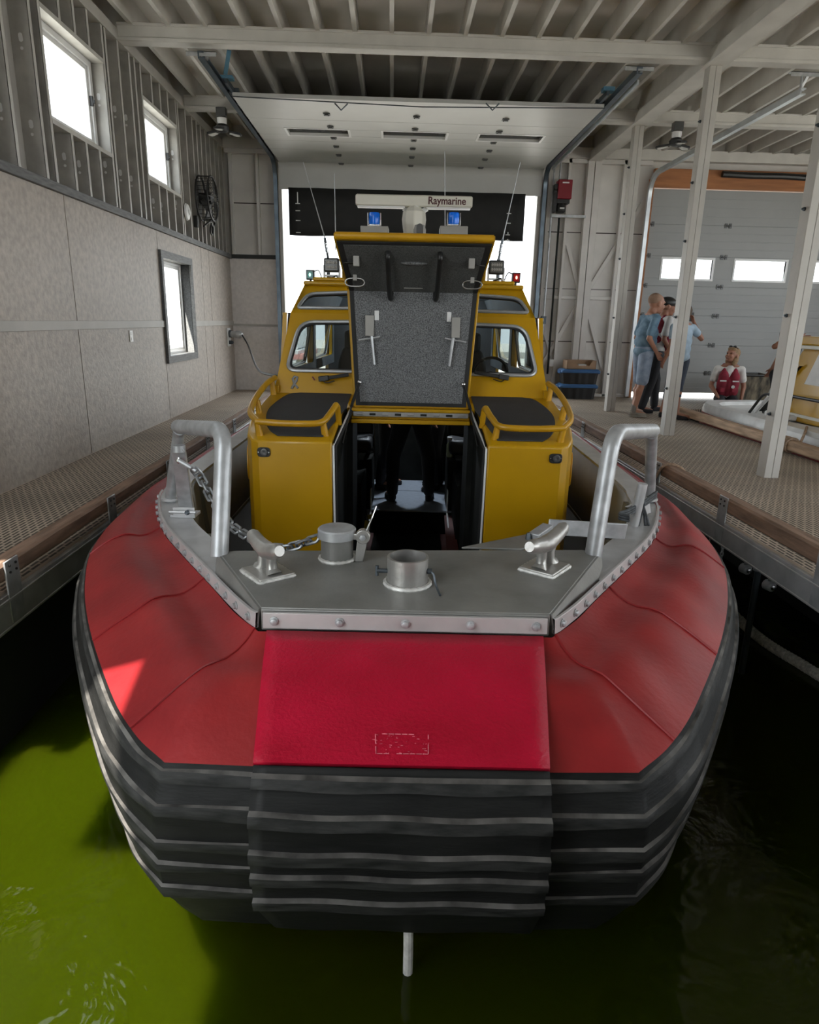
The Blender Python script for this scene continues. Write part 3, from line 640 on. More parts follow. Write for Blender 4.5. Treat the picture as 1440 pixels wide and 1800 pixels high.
# storage bins and box by the far wall
M_bin = mat('black_bin', (.014, .014, .015), .45, var=.15); M_lid = mat('blue_lid', (.045, .13, .30), .4, var=.1); M_card = mat('cardboard', (.34, .22, .14), .8, var=.1)
def bin_(x0, x1, y0, y1, z0, h, lab):
    t = thing('storage_bin', lab, 'storage bin', ((x0 + x1) / 2, (y0 + y1) / 2, z0), group='black storage bins with blue lids')
    cx, cy = (x0 + x1) / 2, (y0 + y1) / 2; b = MB(); rings = []
    for z, s in ((0, .90), (h * .8, .98)):
        w_, d_ = (x1 - x0) / 2 * s, (y1 - y0) / 2 * s; ring = []
        for k in range(64):
            a = 2 * math.pi * k / 64; ca, sa = math.cos(a), math.sin(a); e = 8
            r = (abs(ca) ** e + abs(sa) ** e) ** (-1 / e); rib = .012 if (k % 4 < 2) else 0
            ring.append(Vector((cx + ca * r * (w_ - rib), cy + sa * r * (d_ - rib), z0 + z)))
        rings.append(ring)
    b.loft(rings, closed=True, capends=True); b.build('tub', M_bin, t)
    b = MB(); w_, d_ = (x1 - x0) / 2, (y1 - y0) / 2
    rings = []
    for z, s in ((h * .76, 1.03), (h * .80, 1.06), (h * .88, 1.06), (h * .94, 1.0), (h, .94)):
        rings.append([Vector((cx + s * w_ * math.copysign(abs(math.cos(a)) ** .2, math.cos(a)), cy + s * d_ * math.copysign(abs(math.sin(a)) ** .2, math.sin(a)), z0 + z)) for a in [2 * math.pi * k / 48 for k in range(48)]])
    b.loft(rings, closed=True, capends=True); b.build('lid', M_lid, t)
    for s in (-1, 1):
        b = MB(); b.box((cx + s * w_ * 1.03 - .02, cy - .08, z0 + h * .68), (cx + s * w_ * 1.03 + .02, cy + .08, z0 + h * .9)); b.build('handle', M_lid, t, bev=.006)
bin_(2.73, 3.33, 10.80, 11.14, ZD - .008, .235, 'lower black storage bin with blue lid, standing on the far dock')
bin_(2.745, 3.345, 10.80, 11.14, ZD + .228, .235, 'upper black storage bin with blue lid, under the cardboard box')
t = thing('cardboard_box', 'open brown cardboard tray on top of the blue lidded bins', 'box', (3.03, 10.97, 1.313)); b = MB()
x0, x1, y0, y1, z0, z1 = 2.81, 3.28, 10.83, 11.11, 1.313, 1.45
b.box((x0, y0, z0), (x1, y1, z0 + .006)); b.box((x0, y1 - .006, z0), (x1, y1, z1)); b.box((x0, y0, z0), (x0 + .006, y1, z1)); b.box((x1 - .006, y0, z0), (x1, y1, z1))
b.prism([(x0, y0, z0), (x1, y0, z0), (x1, y0, z1), (x1 - .06, y0, z1), (x1 - .11, y0, z0 + .055), (x0 + .19, y0, z0 + .055), (x0 + .14, y0, z1 - .02), (x0 + .10, y0, z1), (x0, y0, z1)], (0, .006, 0)); b.build('tray', M_card, t, smooth=0)
b = MB(); b.box((x0 + .2, y0 + .06, z0 + .006), (x0 + .33, y0 + .16, z0 + .075)); b.build('paper', M_pvc, t)

# a moored boat and mast far outside the doorway
M_hullw = mat('white_gelcoat', (.75, .75, .76), .35, var=.03); M_pink = mat('faded_red', (.62, .28, .26), .5); M_navy = mat('navy_flag', (.12, .16, .38), .6)
t = thing('moored_boat', 'white boat with red trim moored outside the big doorway', 'boat', (-3.2, 22, 0))
b = MB(); rings = []
for f, w_ in ((0, .9), (.4, 1.0), (.75, .8), (1, .05)):
    y = 20 + 6 * f; rings.append([Vector((-3.6 - w_, y, 1.1)), Vector((-3.6 - w_ * .7, y, 0)), Vector((-3.6 + w_ * .7, y, 0)), Vector((-3.6 + w_, y, 1.1))])
b.loft(rings, closed=True, capends=True); b.build('hull', M_hullw, t)
b = MB(); b.box((-4.3, 20.6, 1.1), (-2.8, 23.4, 2.3)); b.build('cabin', M_hullw, t, bev=.08)
b = MB(); b.box((-4.62, 19.99, .85), (-2.58, 24, 1.0)); b.build('rubbing_strake', M_pink, t)
b = MB(); b.box((-4.1, 20.57, 1.55), (-3.0, 20.61, 2.0)); b.build('cabin_window', M_navy, t)
b = MB(); b.cyl((-3.5, 21.5, 2.3), (-3.5, 21.5, 5.6), .03); b.cyl((-3.75, 21.5, 4.6), (-3.25, 21.5, 4.6), .02); b.build('mast', M_pink, t)
# ------------------------------------------------------------------ the rescue boat
M_red = mat('red_collar_fabric', (.25, .010, .014), .45, var=.2, vscale=3.5, bump=.12, bscale=45, col2=(.32, .018, .020), spec=.4)
M_redp = mat('red_panel_fabric', (.40, .002, .022), .5, var=.12, vscale=5, bump=.30, bscale=90, col2=(.46, .003, .03), spec=.25)
M_strake = mat('black_strake', (.008, .0082, .0078), .6, spec=.22, var=.3, vscale=7, col2=(.0135, .0135, .013), stretch=(.8, .8, 5), bump=.12, bscale=40)
M_rib = mat('scuffed_rib', (.014, .0145, .014), .65, spec=.25, var=.35, vscale=12, col2=(.038, .0375, .036), stretch=(1, 1, 4), bump=.15, bscale=30)
M_scuff_lit = mat('scuffed_lit_edge', (.085, .08, .074), .75, spec=.2, var=.6, vscale=6, stretch=(2, 2, 1))  # scuffs plus a highlight painted along the ribs' upper edges
M_yel = mat('yellow_paint', (.46, .25, .002), .32, var=.07, vscale=3, spec=.5, clear=.08)
M_yelr = mat('yellow_rail', (.46, .24, .006), .35, var=.08, vscale=8)
M_pad = mat('nonslip_pad', (.030, .031, .034), .8, var=.12, vscale=10, bump=.3, bscale=160)
M_deck = mat('dark_deck', (.025, .026, .028), .8, var=.15, bump=.25, bscale=150)
M_bulw = mat('olive_bulwark', (.11, .095, .06), .6, var=.25, vscale=3)
M_dalu = mat('brushed_alloy_deck', (.225, .222, .21), .45, .35, var=.22, vscale=5, bump=.08, bscale=60)
M_cast = mat('cast_alloy', (.42, .41, .39), .38, .7, var=.15, vscale=14, bump=.15, bscale=50)
M_weld = mat('weld_bead', (.60, .59, .56), .5, .3, var=.2, vscale=40)
M_strip = mat('clamp_alloy', (.50, .475, .47), .4, .3, var=.12, vscale=6)
M_felt = mat('grey_felt', (.10, .104, .108), .95, var=.55, vscale=160, col2=(.22, .225, .23), bump=.3, bscale=200)
M_cream = mat('radar_plastic', (.62, .60, .53), .4, var=.03)
M_greybox = mat('grey_box', (.30, .29, .27), .5, var=.08)
M_blue = mat('blue_lens', (.006, .16, .85), .15, var=.2, vscale=12)
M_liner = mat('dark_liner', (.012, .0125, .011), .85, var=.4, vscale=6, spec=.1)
M_floor = mat('cabin_floor', (.34, .38, .44), .28, var=.12, vscale=20, bump=.12, bscale=120)
M_ru = mat('dark_red_sole', (.10, .02, .014), .5, var=.2, stretch=(1, 12, 1))
M_seat = mat('seat_vinyl', (.018, .019, .021), .5)
M_chrome = mat('stainless', (.62, .62, .62), .2, .95, var=.05)
M_frame = mat('window_surround', (.34, .35, .36), .35, .5, var=.08)
M_chain = mat('galvanised_chain', (.26, .27, .28), .4, .75, var=.3, vscale=30)

boat = thing('rescue_boat', 'big rescue boat with yellow cabin and black-ribbed red bow fender in the middle', 'boat', BOAT_O, -BOAT_A)
def bp(mb, name, m, parent=None, **k): return mb.build(name, m, parent or boat, local=True, **k)
def V(*a): return Vector(a)

# -- fender collar: rings given for one side from the centreline aft, then mirrored
KC = [(0, -.03, 1.10), (.45, -.03, 1.10), (.56, .13, 1.09), (.70, .36, 1.075), (.93, .72, 1.065), (1.12, 1.03, 1.06), (1.27, 1.36, 1.06), (1.37, 1.72, 1.06), (1.43, 2.5, 1.06), (1.46, 6.5, 1.06)]
KR = [(0, -.56, .955), (.58, -.535, .95), (.70, -.42, .95), (.85, -.22, .95), (1.12, .22, .95), (1.33, .64, .95), (1.48, 1.05, .95), (1.58, 1.6, .95), (1.62, 2.5, .95), (1.63, 6.5, .95)]
KW = [(0, -.60, .80), (.60, -.57, .80), (.735, -.45, .80), (.89, -.25, .80), (1.165, .2, .80), (1.375, .62, .80), (1.525, 1.03, .80), (1.615, 1.6, .80), (1.655, 2.5, .80), (1.665, 6.5, .80)]
KM = [(0, -.52, .5), (.62, -.50, .5), (.735, -.385, .5), (.86, -.19, .5), (1.085, .17, .5), (1.29, .56, .5), (1.43, .98, .5), (1.52, 1.5, .5), (1.6, 2.5, .5), (1.61, 6.5, .5)]
KB = [(0, -.34, .235), (.60, -.315, .235), (.715, -.24, .235), (.83, -.09, .225), (1.06, .24, .2), (1.25, .6, .2), (1.37, 1.0, .2), (1.45, 1.5, .2), (1.5, 2.5, .2), (1.51, 6.5, .2)]
def half(K, n=7):
    P = [Vector(p) for p in K]; a = [P[0] + (P[1] - P[0]) * i / 10 for i in range(10)]
    return a + spline(P[1:], n)
def full(K): h = half(K); return [Vector((-p.x, p.y, p.z)) for p in h[::-1]] + h[1:]
RC, RR, RW, RM, RB = full([(x + (.014 if i > 1 else .006), y - .014, z - (.036 if i < 3 else .032)) for i, (x, y, z) in enumerate(KC)]), full(KR), full(KW), full(KM), full(KB)
def lerp(a, b, t): return [p * (1 - t) + q * t for p, q in zip(a, b)]
def catm(rs, t):
    """position on the fender side, t 0..1 from red edge to bottom, smooth through the five rings"""
    seq = [RR, RW, RM, RB]; ts = [0, .20, .60, 1.0]
    for i in range(3):
        if t <= ts[i + 1] + 1e-9:
            u = (t - ts[i]) / (ts[i + 1] - ts[i]); a = seq[max(0, i - 1)]; b = seq[i]; c = seq[i + 1]; d = seq[min(3, i + 2)]
            out = []
            for k in range(len(b)):
                A = a[k] if i > 0 else b[k] * 2 - c[k]; D = d[k] if i < 2 else c[k] * 2 - b[k]
                out.append(.5 * ((2 * b[k]) + (c[k] - A) * u + (2 * A - 5 * b[k] + 4 * c[k] - D) * u * u + (3 * b[k] - 3 * c[k] + D - A) * u ** 3))
            return out
def outward(ring, k):
    a = ring[max(0, k - 1)]; b = ring[min(len(ring) - 1, k + 1)]; d = b - a
    return Vector((d.y, -d.x, 0)).normalized()
# red top: slightly puffed, with quilted seams
rings = []
for i in range(11):
    t = i / 10; r = lerp(RC, RR, t); puff = .035 * math.sin(math.pi * t) - .03 * math.sin(math.pi * min(1, t * 2.2)) * (1 if t < .45 else 0)
    rings.append([p + Vector((0, 0, puff + .004 * math.sin(p.x * 23 + p.y * 9) * math.sin(math.pi * t))) for p in r])
m = MB(); m.loft(rings); cover = bp(m, 'collar_cover', M_red, smooth=50)
# raised seam welts in the cover
for s in (-1, 1):
    for kx, bend in ((11, .03), (26, .05), (40, .05)):
        pts = []
        for i in range(11):
            t = i / 10; k2 = len(RC) // 2 + s * (kx + (bend * 60 * t if kx > 11 else 7 * t ** 1.5)); kf = int(math.floor(k2)); fr_ = k2 - kf
            pts.append(rings[i][kf] * (1 - fr_) + rings[i][kf + 1] * fr_ + Vector((0, 0, .0015)))
        m = MB(); m.tube(spline(pts, 3), .0045, n=6); bp(m, 'seam_welt', M_red, cover)
# black side with raised ribs
def row_y(t):
    r = catm(None, t); c = r[len(r) // 2]; p = BOAT_O + _by * (c.y - .03) + _bx * 0 + Vector((0, 0, c.z + .03 - .008 * t)) - Vector((0, 0, CAM_H))
    return 900 + F_PX * p.dot(_down) / p.dot(_fw)
def t_row(y):
    a, b_ = 0.0, 1.0
    for _ in range(40):
        c = (a + b_) / 2
        if row_y(c) < y: a = c
        else: b_ = c
    return (a + b_) / 2
# rib heights down the fender
RIBS = [(t_row(a), t_row(b_)) for a, b_ in ((1369, 1389), (1436, 1457), (1500, 1517), (1539, 1552), (1580, 1594))]
def side(t, off): 
    r = catm(None, t); return [p + outward(r, k) * off for k, p in enumerate(r)]
tz = [0]
for a, b_ in RIBS: tz += [a - .005, a, (a + b_) / 2, b_, b_ + .004]
tz += [max(.965, RIBS[-1][1] + .01), 1.0]
m = MB(); prev = 0
offs = {}
for a, b_ in RIBS: offs[a] = offs[b_] = .008; offs[(a + b_) / 2] = .0105
rings = [side(t, offs.get(t, 0)) for t in tz]
# sagging, slightly uneven ribs
for i, t in enumerate(tz):
    for k, p in enumerate(rings[i]): p.z += .004 * math.sin(k * .55 + i) * (1 if 0 < t < 1 else 0) - .012 * (1 if t > .98 else 0) * (1 if abs(k - len(rings[i]) // 2) < 22 else 0)
m.loft(rings[::-1]); nseg = len(rings[0]) - 1
strake = bp(m, 'rubbing_strake', [M_strake, M_rib, M_scuff_lit], smooth=40)
order = tz[::-1]; me = strake.data
for pi, poly in enumerate(me.polygons):
    row = pi // nseg; t0, t1 = order[row], order[row + 1]; hi, lo = max(t0, t1), min(t0, t1)
    for a, b_ in RIBS:
        if lo >= a - 1e-6 and hi <= b_ + 1e-6: poly.material_index = 1
        elif abs(hi - a) < 1e-6: poly.material_index = 2
# hull under the fender
M_bot = mat('red_bottom', (.26, .03, .015), .5)
keel = [Vector((p.x * .62, p.y + .38 if p.y < 1 else p.y + .1, -.05)) for p in RB]; keel2 = [Vector((p.x * .25, p.y + .8 if p.y < 1 else p.y, -.45)) for p in RB]
m = MB(); m.loft([[p + Vector((0, .01, -.012)) for p in RB], keel, keel2]); bp(m, 'hull_bottom', M_bot)
m = MB(); m.tube([(.03, -.285, .215), (.032, -.29, .1), (.032, -.285, -.02), (.034, -.2, -.25)], [.016, .016, .016, .02], n=10)
M_stem = mat('chipped_white', (.55, .53, .50), .7, var=.3, vscale=20, bump=.5, bscale=40); bp(m, 'stem_bar', M_stem)
# centre panel laid over the bow
PC = [(.425, 1.10, -.03), ]
def panelring(xh, base, off):
    y0 = base[len(base) // 2].y; z0 = base[len(base) // 2].z
    return [Vector((xh * (k / 8 - 1), y0 - off, z0)) for k in range(17)]
m = MB(); rs = []
for i in range(9):
    t = i / 8; r = lerp(RC, RR, t); xh = .427 + (.35 - .427) * t
    rs.append([Vector((xh * (k / 8 - 1), r[len(r) // 2].y - .012 - .014 * t, r[len(r) // 2].z + .010 + .030 * math.sin(math.pi * t) * (1 - .3 * abs(k / 8 - 1)) - .004 * t + .034 * t ** 3)) for k in range(17)])
rs.append([p + Vector((0, .004, -.012)) for p in rs[-1]])
m.loft(rs); o = bp(m, 'bow_panel', M_redp, smooth=50); o['label'] = 'brighter red centre panel'; panel = o
md = o.modifiers.new('thick', 'SOLIDIFY'); md.thickness = .014; md.offset = -1
m = MB(); rs = []
tt = [0, .02] + [x for a, b_ in RIBS for x in (a - .005, a, (a + b_) / 2, b_, b_ + .004)] + [max(.965, RIBS[-1][1] + .01), 1.0]
for t in tt:
    r = catm(None, min(1, t)); c = r[len(r) // 2]; xh = .35 + .035 * min(1, t) if t < .9 else .385 - .1 * (t - .9)
    o_ = .030 + (.014 if t in offs else 0) + .01 * math.sin(t * 3)
    rs.append([Vector((xh * (k / 10 - 1) + (.012 if t > .8 else 0), c.y - o_ + .004 * abs(k / 10 - 1) ** 2, c.z + .030 - .008 * t + .003 * math.sin(k * .7 + t * 9) * (1 if 0.05 < t else 0))) for k in range(21)])
m.loft(rs[::-1]); ap = bp(m, 'ribbed_apron', [M_strake, M_rib, M_scuff_lit], smooth=40)
md = ap.modifiers.new('thick', 'SOLIDIFY'); md.thickness = .02; md.offset = -1
order = tt[::-1]
for pi, poly in enumerate(ap.data.polygons):
    row = pi // 20; hi, lo = max(order[row], order[row + 1]), min(order[row], order[row + 1])
    for a, b_ in RIBS:
        if lo >= a - 1e-6 and hi <= b_ + 1e-6: poly.material_index = 1
        elif abs(hi - a) < 1e-6: poly.material_index = 2
# pale worn outline where a decal was
q = [B(660, 1290, z=.99), B(753, 1292, z=.99)]
M_res = mat('decal_residue', (.62, .16, .20), .7, var=.4, vscale=60)
m = MB(); yA = rs[0][10].y
def onpanel(px, py):
    for i in range(60):
        z = 1.06 - i * .002
    return None
def panel_z(y):   # height of the red panel at depth y
    best = 0
    P = [Vector(p) for p in [(r_[8].y, r_[8].z, 0) for r_ in PAN]]
    for a, b_ in zip(P, P[1:]):
        if min(a.x, b_.x) <= y <= max(a.x, b_.x) and abs(a.x - b_.x) > 1e-6: return a.y + (b_.y - a.y) * (y - a.x) / (b_.x - a.x)
    return .99
PAN = []
for i in range(9):
    t = i / 8; r = lerp(RC, RR, t); xh = .427 + (.35 - .427) * t
    PAN.append([Vector((xh * (k / 8 - 1), r[len(r) // 2].y - .012 - .014 * t, r[len(r) // 2].z + .010 + .030 * math.sin(math.pi * t) * (1 - .3 * abs(k / 8 - 1)) - .004 * t + .034 * t ** 3)) for k in range(17)])
def pan_at(px, py):
    z = 1.0
    for i in range(12): p = B(px, py, z=z); z = panel_z(p.y)
    return Vector((p.x, p.y, z + .0022))
c4 = [pan_at(660, 1291), pan_at(753, 1293), pan_at(753, 1327), pan_at(661, 1326)]
for a, b_ in zip(c4, c4[1:] + c4[:1]):
    for k in range(8):
        if random.random() < .85:
            p, q = a + (b_ - a) * (k / 8), a + (b_ - a) * ((k + .85) / 8); m.tube([p, q], .0011, n=4)
for k in range(34):
    u, v = random.random(), random.random(); p = c4[0] * (1 - u) * (1 - v) + c4[1] * u * (1 - v) + c4[2] * u * v + c4[3] * (1 - u) * v; a = random.uniform(0, 6.3); l_ = random.uniform(.003, .01)
    m.tube([p, p + Vector((math.cos(a), math.sin(a) * .6, -.3 * math.sin(a))) * l_], .0007, n=3)
o = bp(m, 'decal_residue', M_res, panel); o['kind'] = 'stuff'

# -- foredeck of bare alloy
m = MB()
deck_poly = [(-.45, -.02), (.45, -.02), (.765, .575), (.70, .60), (-.66, .50), (-.72, .475)]
m.prism([V(x, y, 1.122) for x, y in deck_poly], (0, 0, .012)); m.box((-.45, -.026, 1.06), (.45, -.008, 1.13))
fd = bp(m, 'foredeck_plate', M_dalu, bev=.003)
m = MB()
for s, (bx, by) in ((-1, (.72, .475)), (1, (.765, .575))):
    m = MB(); m.prism([V(s * .45, -.02, 1.132), V(s * bx, by, 1.132), V(s * (bx + .012), by, 1.055), V(s * .70, .36, 1.06), V(s * .56, .13, 1.07), V(s * .46, -.02, 1.08)], (s * .006, -.004, 0)); bp(m, 'side_web', M_dalu, fd)
m = MB(); m.prism([V(.215, .585, 1.130), V(.45, .58, 1.130), V(.58, .66, 1.130), V(.55, .74, 1.130), V(.50, .77, 1.130)], (0, 0, .01)); bp(m, 'step_plate', M_dalu, fd, bev=.003)
# gunwale cap with bulwark
hc = half(KC); i0 = 22
def inset(d, z):
    out = []
    for k, p in enumerate(hc):
        a = hc[max(0, k - 1)]; b_ = hc[min(len(hc) - 1, k + 1)]; nrm = Vector((b_.y - a.y, -(b_.x - a.x), 0)).normalized(); out.append(Vector((p.x, p.y, z(p) if callable(z) else z)) - nrm * d)
    return out
for s in (-1, 1):
    k0 = 25 if s > 0 else 24
    A = inset(-.004, lambda p: p.z + .008)[k0:]; C_ = inset(.125, lambda p: p.z + .008)[k0:]
    m = MB(); m.loft([[Vector((s * p.x, p.y, p.z)) for p in r] for r in (A, C_, [p + Vector((0, 0, -.035)) for p in C_], [p + Vector((0, 0, -.03)) for p in A])], closed=False); bp(m, 'gunwale_cap', M_alu)
    U = inset(.118, lambda p: p.z - .01)[k0:]; L_ = inset(.16, .60)[k0:]
    m = MB(); m.loft([[Vector((s * p.x, p.y, p.z)) for p in r] for r in (U, L_)]); o = bp(m, 'bulwark', M_bulw); md = o.modifiers.new('thick', 'SOLIDIFY'); md.thickness = .012
    for k in (10, 19, 26, 33, 40):
        if k < len(U):
            a, b_ = U[k], L_[k]; m = MB(); a = Vector((s * a.x, a.y, a.z)); b_ = Vector((s * b_.x, b_.y, b_.z)); m.beam(a + V(-s * .02, 0, 0), b_ + V(-s * .03, 0, 0), .03, .06, up=(0, 1, 0)); bp(m, 'bulwark_frame', M_bulw)
    m = MB(); m.loft([[Vector((s * p.x, p.y, z)) for p in inset(.17, .0)[k0:]] for z in (.63, .60)]); bp(m, 'waterway_strip', M_alu)
# clamp strips and bolts
def clamp(path, name, hz_=.05, nb=5, face=None):
    m = MB(); P = path; n = len(P); ins = []
    for k, p in enumerate(P):
        a = P[max(0, k - 1)]; b_ = P[min(n - 1, k + 1)]; d = (b_ - a); nr = Vector((d.y, -d.x, 0)).normalized()
        if face is not None and nr.dot(face) < 0: nr = -nr
        ins.append(nr)
    m.loft([[p + nr * o + Vector((0, 0, z)) for p, nr in zip(P, ins)] for o, z in ((.002, .025), (.012, .025), (.016, -.025), (.006, -.025))] + [[p + nr * .002 + Vector((0, 0, .025)) for p, nr in zip(P, ins)]])
    st = bp(m, name, M_strip, bev=.0015); L = [0]
    for a, b_ in zip(P, P[1:]): L.append(L[-1] + (b_ - a).length)
    for j in range(nb):
        t = (j + .5) / nb * L[-1] if nb > 5 else (.035 + (L[-1] - .07) * j / (nb - 1))
        k = max(i for i in range(n) if L[i] <= t + 1e-9); k = min(k, n - 2); u = (t - L[k]) / max(1e-6, L[k + 1] - L[k]); p = P[k] + (P[k + 1] - P[k]) * u; nr = ins[k]
        m = MB(); m.lathe([(.015, .0), (.015, .003), (.0105, .004), (.0105, .012), (.006, .014)], p + nr * .014 + Vector((0, 0, 0)), 6 if False else 10, nr); bp(m, 'bolt', M_galv, st)
    return st
clamp([V(-.44 + .88 * i / 10, -.030, 1.100) for i in range(11)], 'clamp_strip', nb=5, face=Vector((0, -1, 0)))
for s in (-1, 1):
    path = [Vector((s * p.x, p.y, p.z - .010)) for p in hc[11:52]]
    path[0] = V(s * .455, -.022, 1.094)
    clamp(path, 'clamp_strip', nb=17, face=Vector((s, -.3, 0)))
    m = MB(); m.tube([Vector((s * (p.x + .004), p.y - .004, p.z + .006)) for p in hc[12:52]], .006, n=6); bp(m, 'fabric_edge', M_red, cover)
# cleats
def cleat(c, e0, e1):
    c = Vector(c); d = Vector((e1.x - e0.x, e1.y - e0.y, 0)).normalized(); s = Vector((-d.y, d.x, 0)); up = V(0, 0, 1)
    m = MB(); w_, l_ = .066, .075; q = [c + d * a * l_ + s * b_ * w_ for a, b_ in ((-1, -1), (1, -1), (1, 1), (-1, 1))]; m.prism(q, (0, 0, .016)); cl = bp(m, 'cleat', M_cast, bev=.004)
    m = MB(); pts = []
    for a, b_ in zip(q, q[1:] + q[:1]):
        for k in range(14): pts.append(a + (b_ - a) * k / 14)
    m.tube([p + V(0, 0, .004) for p in pts], [.006 + .002 * (i % 2) + random.uniform(0, .0015) for i in range(len(pts))], n=7, closed=True); bp(m, 'weld_bead', M_weld, cl)
    z1 = (e0.z + e1.z) / 2
    for k in (-1, 1):
        f = c + d * k * .035; m = MB(); m.tube([f + d * k * .012 + V(0, 0, .012), f + V(0, 0, .03), f + d * k * -.002 + V(0, 0, .06), Vector((f.x, f.y, z1 - .012)) + d * k * .012], [.030, .020, .018, .024], n=12); bp(m, 'leg', M_cast, cl)
    m = MB(); mid = (e0 + e1) / 2; pts = spline([e0 + V(0, 0, .022), e0 * .7 + e1 * .3 + V(0, 0, .002), mid + V(0, 0, -.004), e0 * .3 + e1 * .7 + V(0, 0, .002), e1 + V(0, 0, .022)], 5)
    n = len(pts); m.tube(pts, [(.024 + .007 * (1 - abs(2 * i / (n - 1) - 1))) * (.75 if i in (0, n - 1) else 1) for i in range(n)], n=14); bp(m, 'horn', M_cast, cl)
cleat((-.488, .262, 1.134), B(443, 948, z=1.255), B(492, 980, z=1.25)); cleat((.507, .372, 1.134), B(992, 935, z=1.255), B(930, 972, z=1.25))
# capped post and open socket
pc = V(-.262, .43, 1.134); m = MB(); m.lathe([(.060, 0), (.060, .095)], pc, 32); po = bp(m, 'capped_post', M_dalu)
m = MB(); m.lathe([(.0, .125), (.066, .124), (.071, .119), (.071, .088), (.062, .086)], pc, 36); bp(m, 'cap', M_galv, po, bev=0)
m = MB(); m.tube([pc + V(.064 * math.cos(a), .064 * math.sin(a), .005) for a in [2 * math.pi * k / 40 for k in range(40)]], [.007 + .002 * (k % 2) for k in range(40)], n=7, closed=True); bp(m, 'weld_bead', M_weld, po)
m = MB(); hp = pc + V(.098, -.02, .098); m.cyl(hp + V(0, -.012, 0), hp + V(0, .02, 0), .027, n=18); m.box(tuple(hp + V(-.035, -.01, -.012)), tuple(hp + V(0, .018, .012))); m.prism([hp + V(-.03, -.006, -.098), hp + V(.0, -.006, -.098), hp + V(.02, -.006, 0), hp + V(-.02, -.006, 0)], (0, .02, 0)); hi = bp(m, 'hinge_lug', M_cast, po, bev=.003)
m = MB(); m.lathe([(.012, .0), (.012, .008), (.006, .010)], hp + V(0, -.012, 0), 6, (0, -1, 0)); bp(m, 'bolt', M_galv, hi)
tc_ = V(.004, .20, 1.134); m = MB(); m.lathe([(.070, 0), (.070, .100), (.062, .101), (.061, .0)], tc_, 40); so = bp(m, 'pole_socket', M_cast, smooth=30)
m = MB(); m.tube([tc_ + V(.075 * math.cos(a), .075 * math.sin(a), .005) for a in [2 * math.pi * k / 44 for k in range(44)]], [.008 + .002 * (k % 2) for k in range(44)], n=7, closed=True); bp(m, 'weld_bead', M_weld, so)
m = MB(); m.cyl(tc_ + V(-.068, -.01, .05), tc_ + V(-.105, -.01, .05), .008, n=10); m.cyl(tc_ + V(-.104, -.01, .032), tc_ + V(-.104, -.01, .068), .006, n=8); bp(m, 'locking_bolt', M_darksteel, so)
m = MB(); m.tube(spline([tc_ + V(.068, -.02, .055), tc_ + V(.086, -.03, .05), tc_ + V(.092, -.045, .028), tc_ + V(.10, -.07, .012), tc_ + V(.108, -.11, .006)], 5), .004, n=6); m.cyl(tc_ + V(.066, -.02, .055), tc_ + V(.082, -.02, .055), .010, n=10); bp(m, 'lanyard', M_darksteel, so)
m = MB(); m.tube(spline([hp + V(.012, 0, .02), hp + V(.03, .04, .06), hp + V(.045, .06, .10)], 4), .0025, n=5); bp(m, 'pull_wire', M_chrome, po)
# bow hand rails
for s, base, fx, top, rear, foot in ((-1, V(-.715, .465, 1.12), 0, B(394, 756, y=.62), B(313, 750, y=1.22), B(299, 880, z=1.075)), (1, V(.735, .56, 1.12), 0, B(1078, 760, y=.66), B(1148, 757, y=1.25), B(1142, 880, z=1.075))):
    top.z = rear.z + .045 if abs(top.z - rear.z) > .12 else top.z
    m = MB(); m.tube(fillet([base, top, rear], .10, 7), .0335, n=18); hr = bp(m, 'bow_rail', M_galv)
    m = MB(); m.tube(fillet([rear + V(-s * .012, -.02, -.012), rear * .97 + foot * .03 + V(0, .01, -.02), foot], .03, 3), .028, n=16); bp(m, 'rear_leg', M_galv, hr)
    m = MB(); m.lathe([(.042, 0), (.042, .012), (.03, .016)], foot + V(0, 0, .004), 18); bp(m, 'foot_flange', M_alu, hr)
# stanchion, tie line and flat bracket at the starboard side
m = MB(); a, b_ = B(1112, 930, z=1.05), B(1130, 850, y=1.16); m.tube([a, b_], .024, n=14); bp(m, 'stanchion', M_alu)
m = MB(); m.prism([V(1.03, 1.14, 1.17), V(1.20, 1.34, 1.17), V(1.22, 1.34, 1.09), V(1.15, 1.28, 1.09), V(1.10, 1.22, 1.14)], (.012, -.012, 0)); bp(m, 'corner_gusset', M_alu, bev=.002)
m = MB()
for k in range(3):
    z = 1.135 + k * .012; m.tube(spline([V(1.02, 1.02, z), V(.985, 1.06, z), V(1.04, 1.10, z + .008), V(1.14, 1.22, z + .012), V(1.26, 1.38, z + .02), V(1.275, 1.42, z + .015), V(1.2, 1.34, z)], 5), .0065, n=7)
for k in range(6): m.tube(spline([V(1.10 + random.uniform(-.03, .03), 1.20, 1.13), V(1.12, 1.19, 1.18), V(1.15, 1.22, 1.15), V(1.12 + random.uniform(-.05, .05), 1.17, 1.07)], 4), .0065, n=6)
bp(m, 'tie_line', mat('dark_cord', (.06, .065, .07), .8, var=.4, vscale=40))
m = MB(); m.beam(V(.60, .80, 1.165), V(.95, .84, 1.14), .012, .07); m.beam(V(.60, .80, 1.165), V(.52, .70, 1.15), .05, .03); fb = bp(m, 'bracket_bar', M_galv, bev=.004)
m = MB(); m.lathe([(.012, 0), (.012, .01), (.008, .03)], V(.50, .70, 1.138), 8); bp(m, 'bolt', M_darksteel, fb)

# -- decks and dark inside
for s in (-1, 1):
    R_ = [p for p in inset(.15, .6)[16:]]
    m = MB(); m.loft([[Vector((s * p.x, p.y, .60)) for p in R_], [Vector((s * (.43 if p.y < 1.79 else .97), p.y, .60)) for p in R_]]); bp(m, 'side_deck', M_deck, smooth=0)
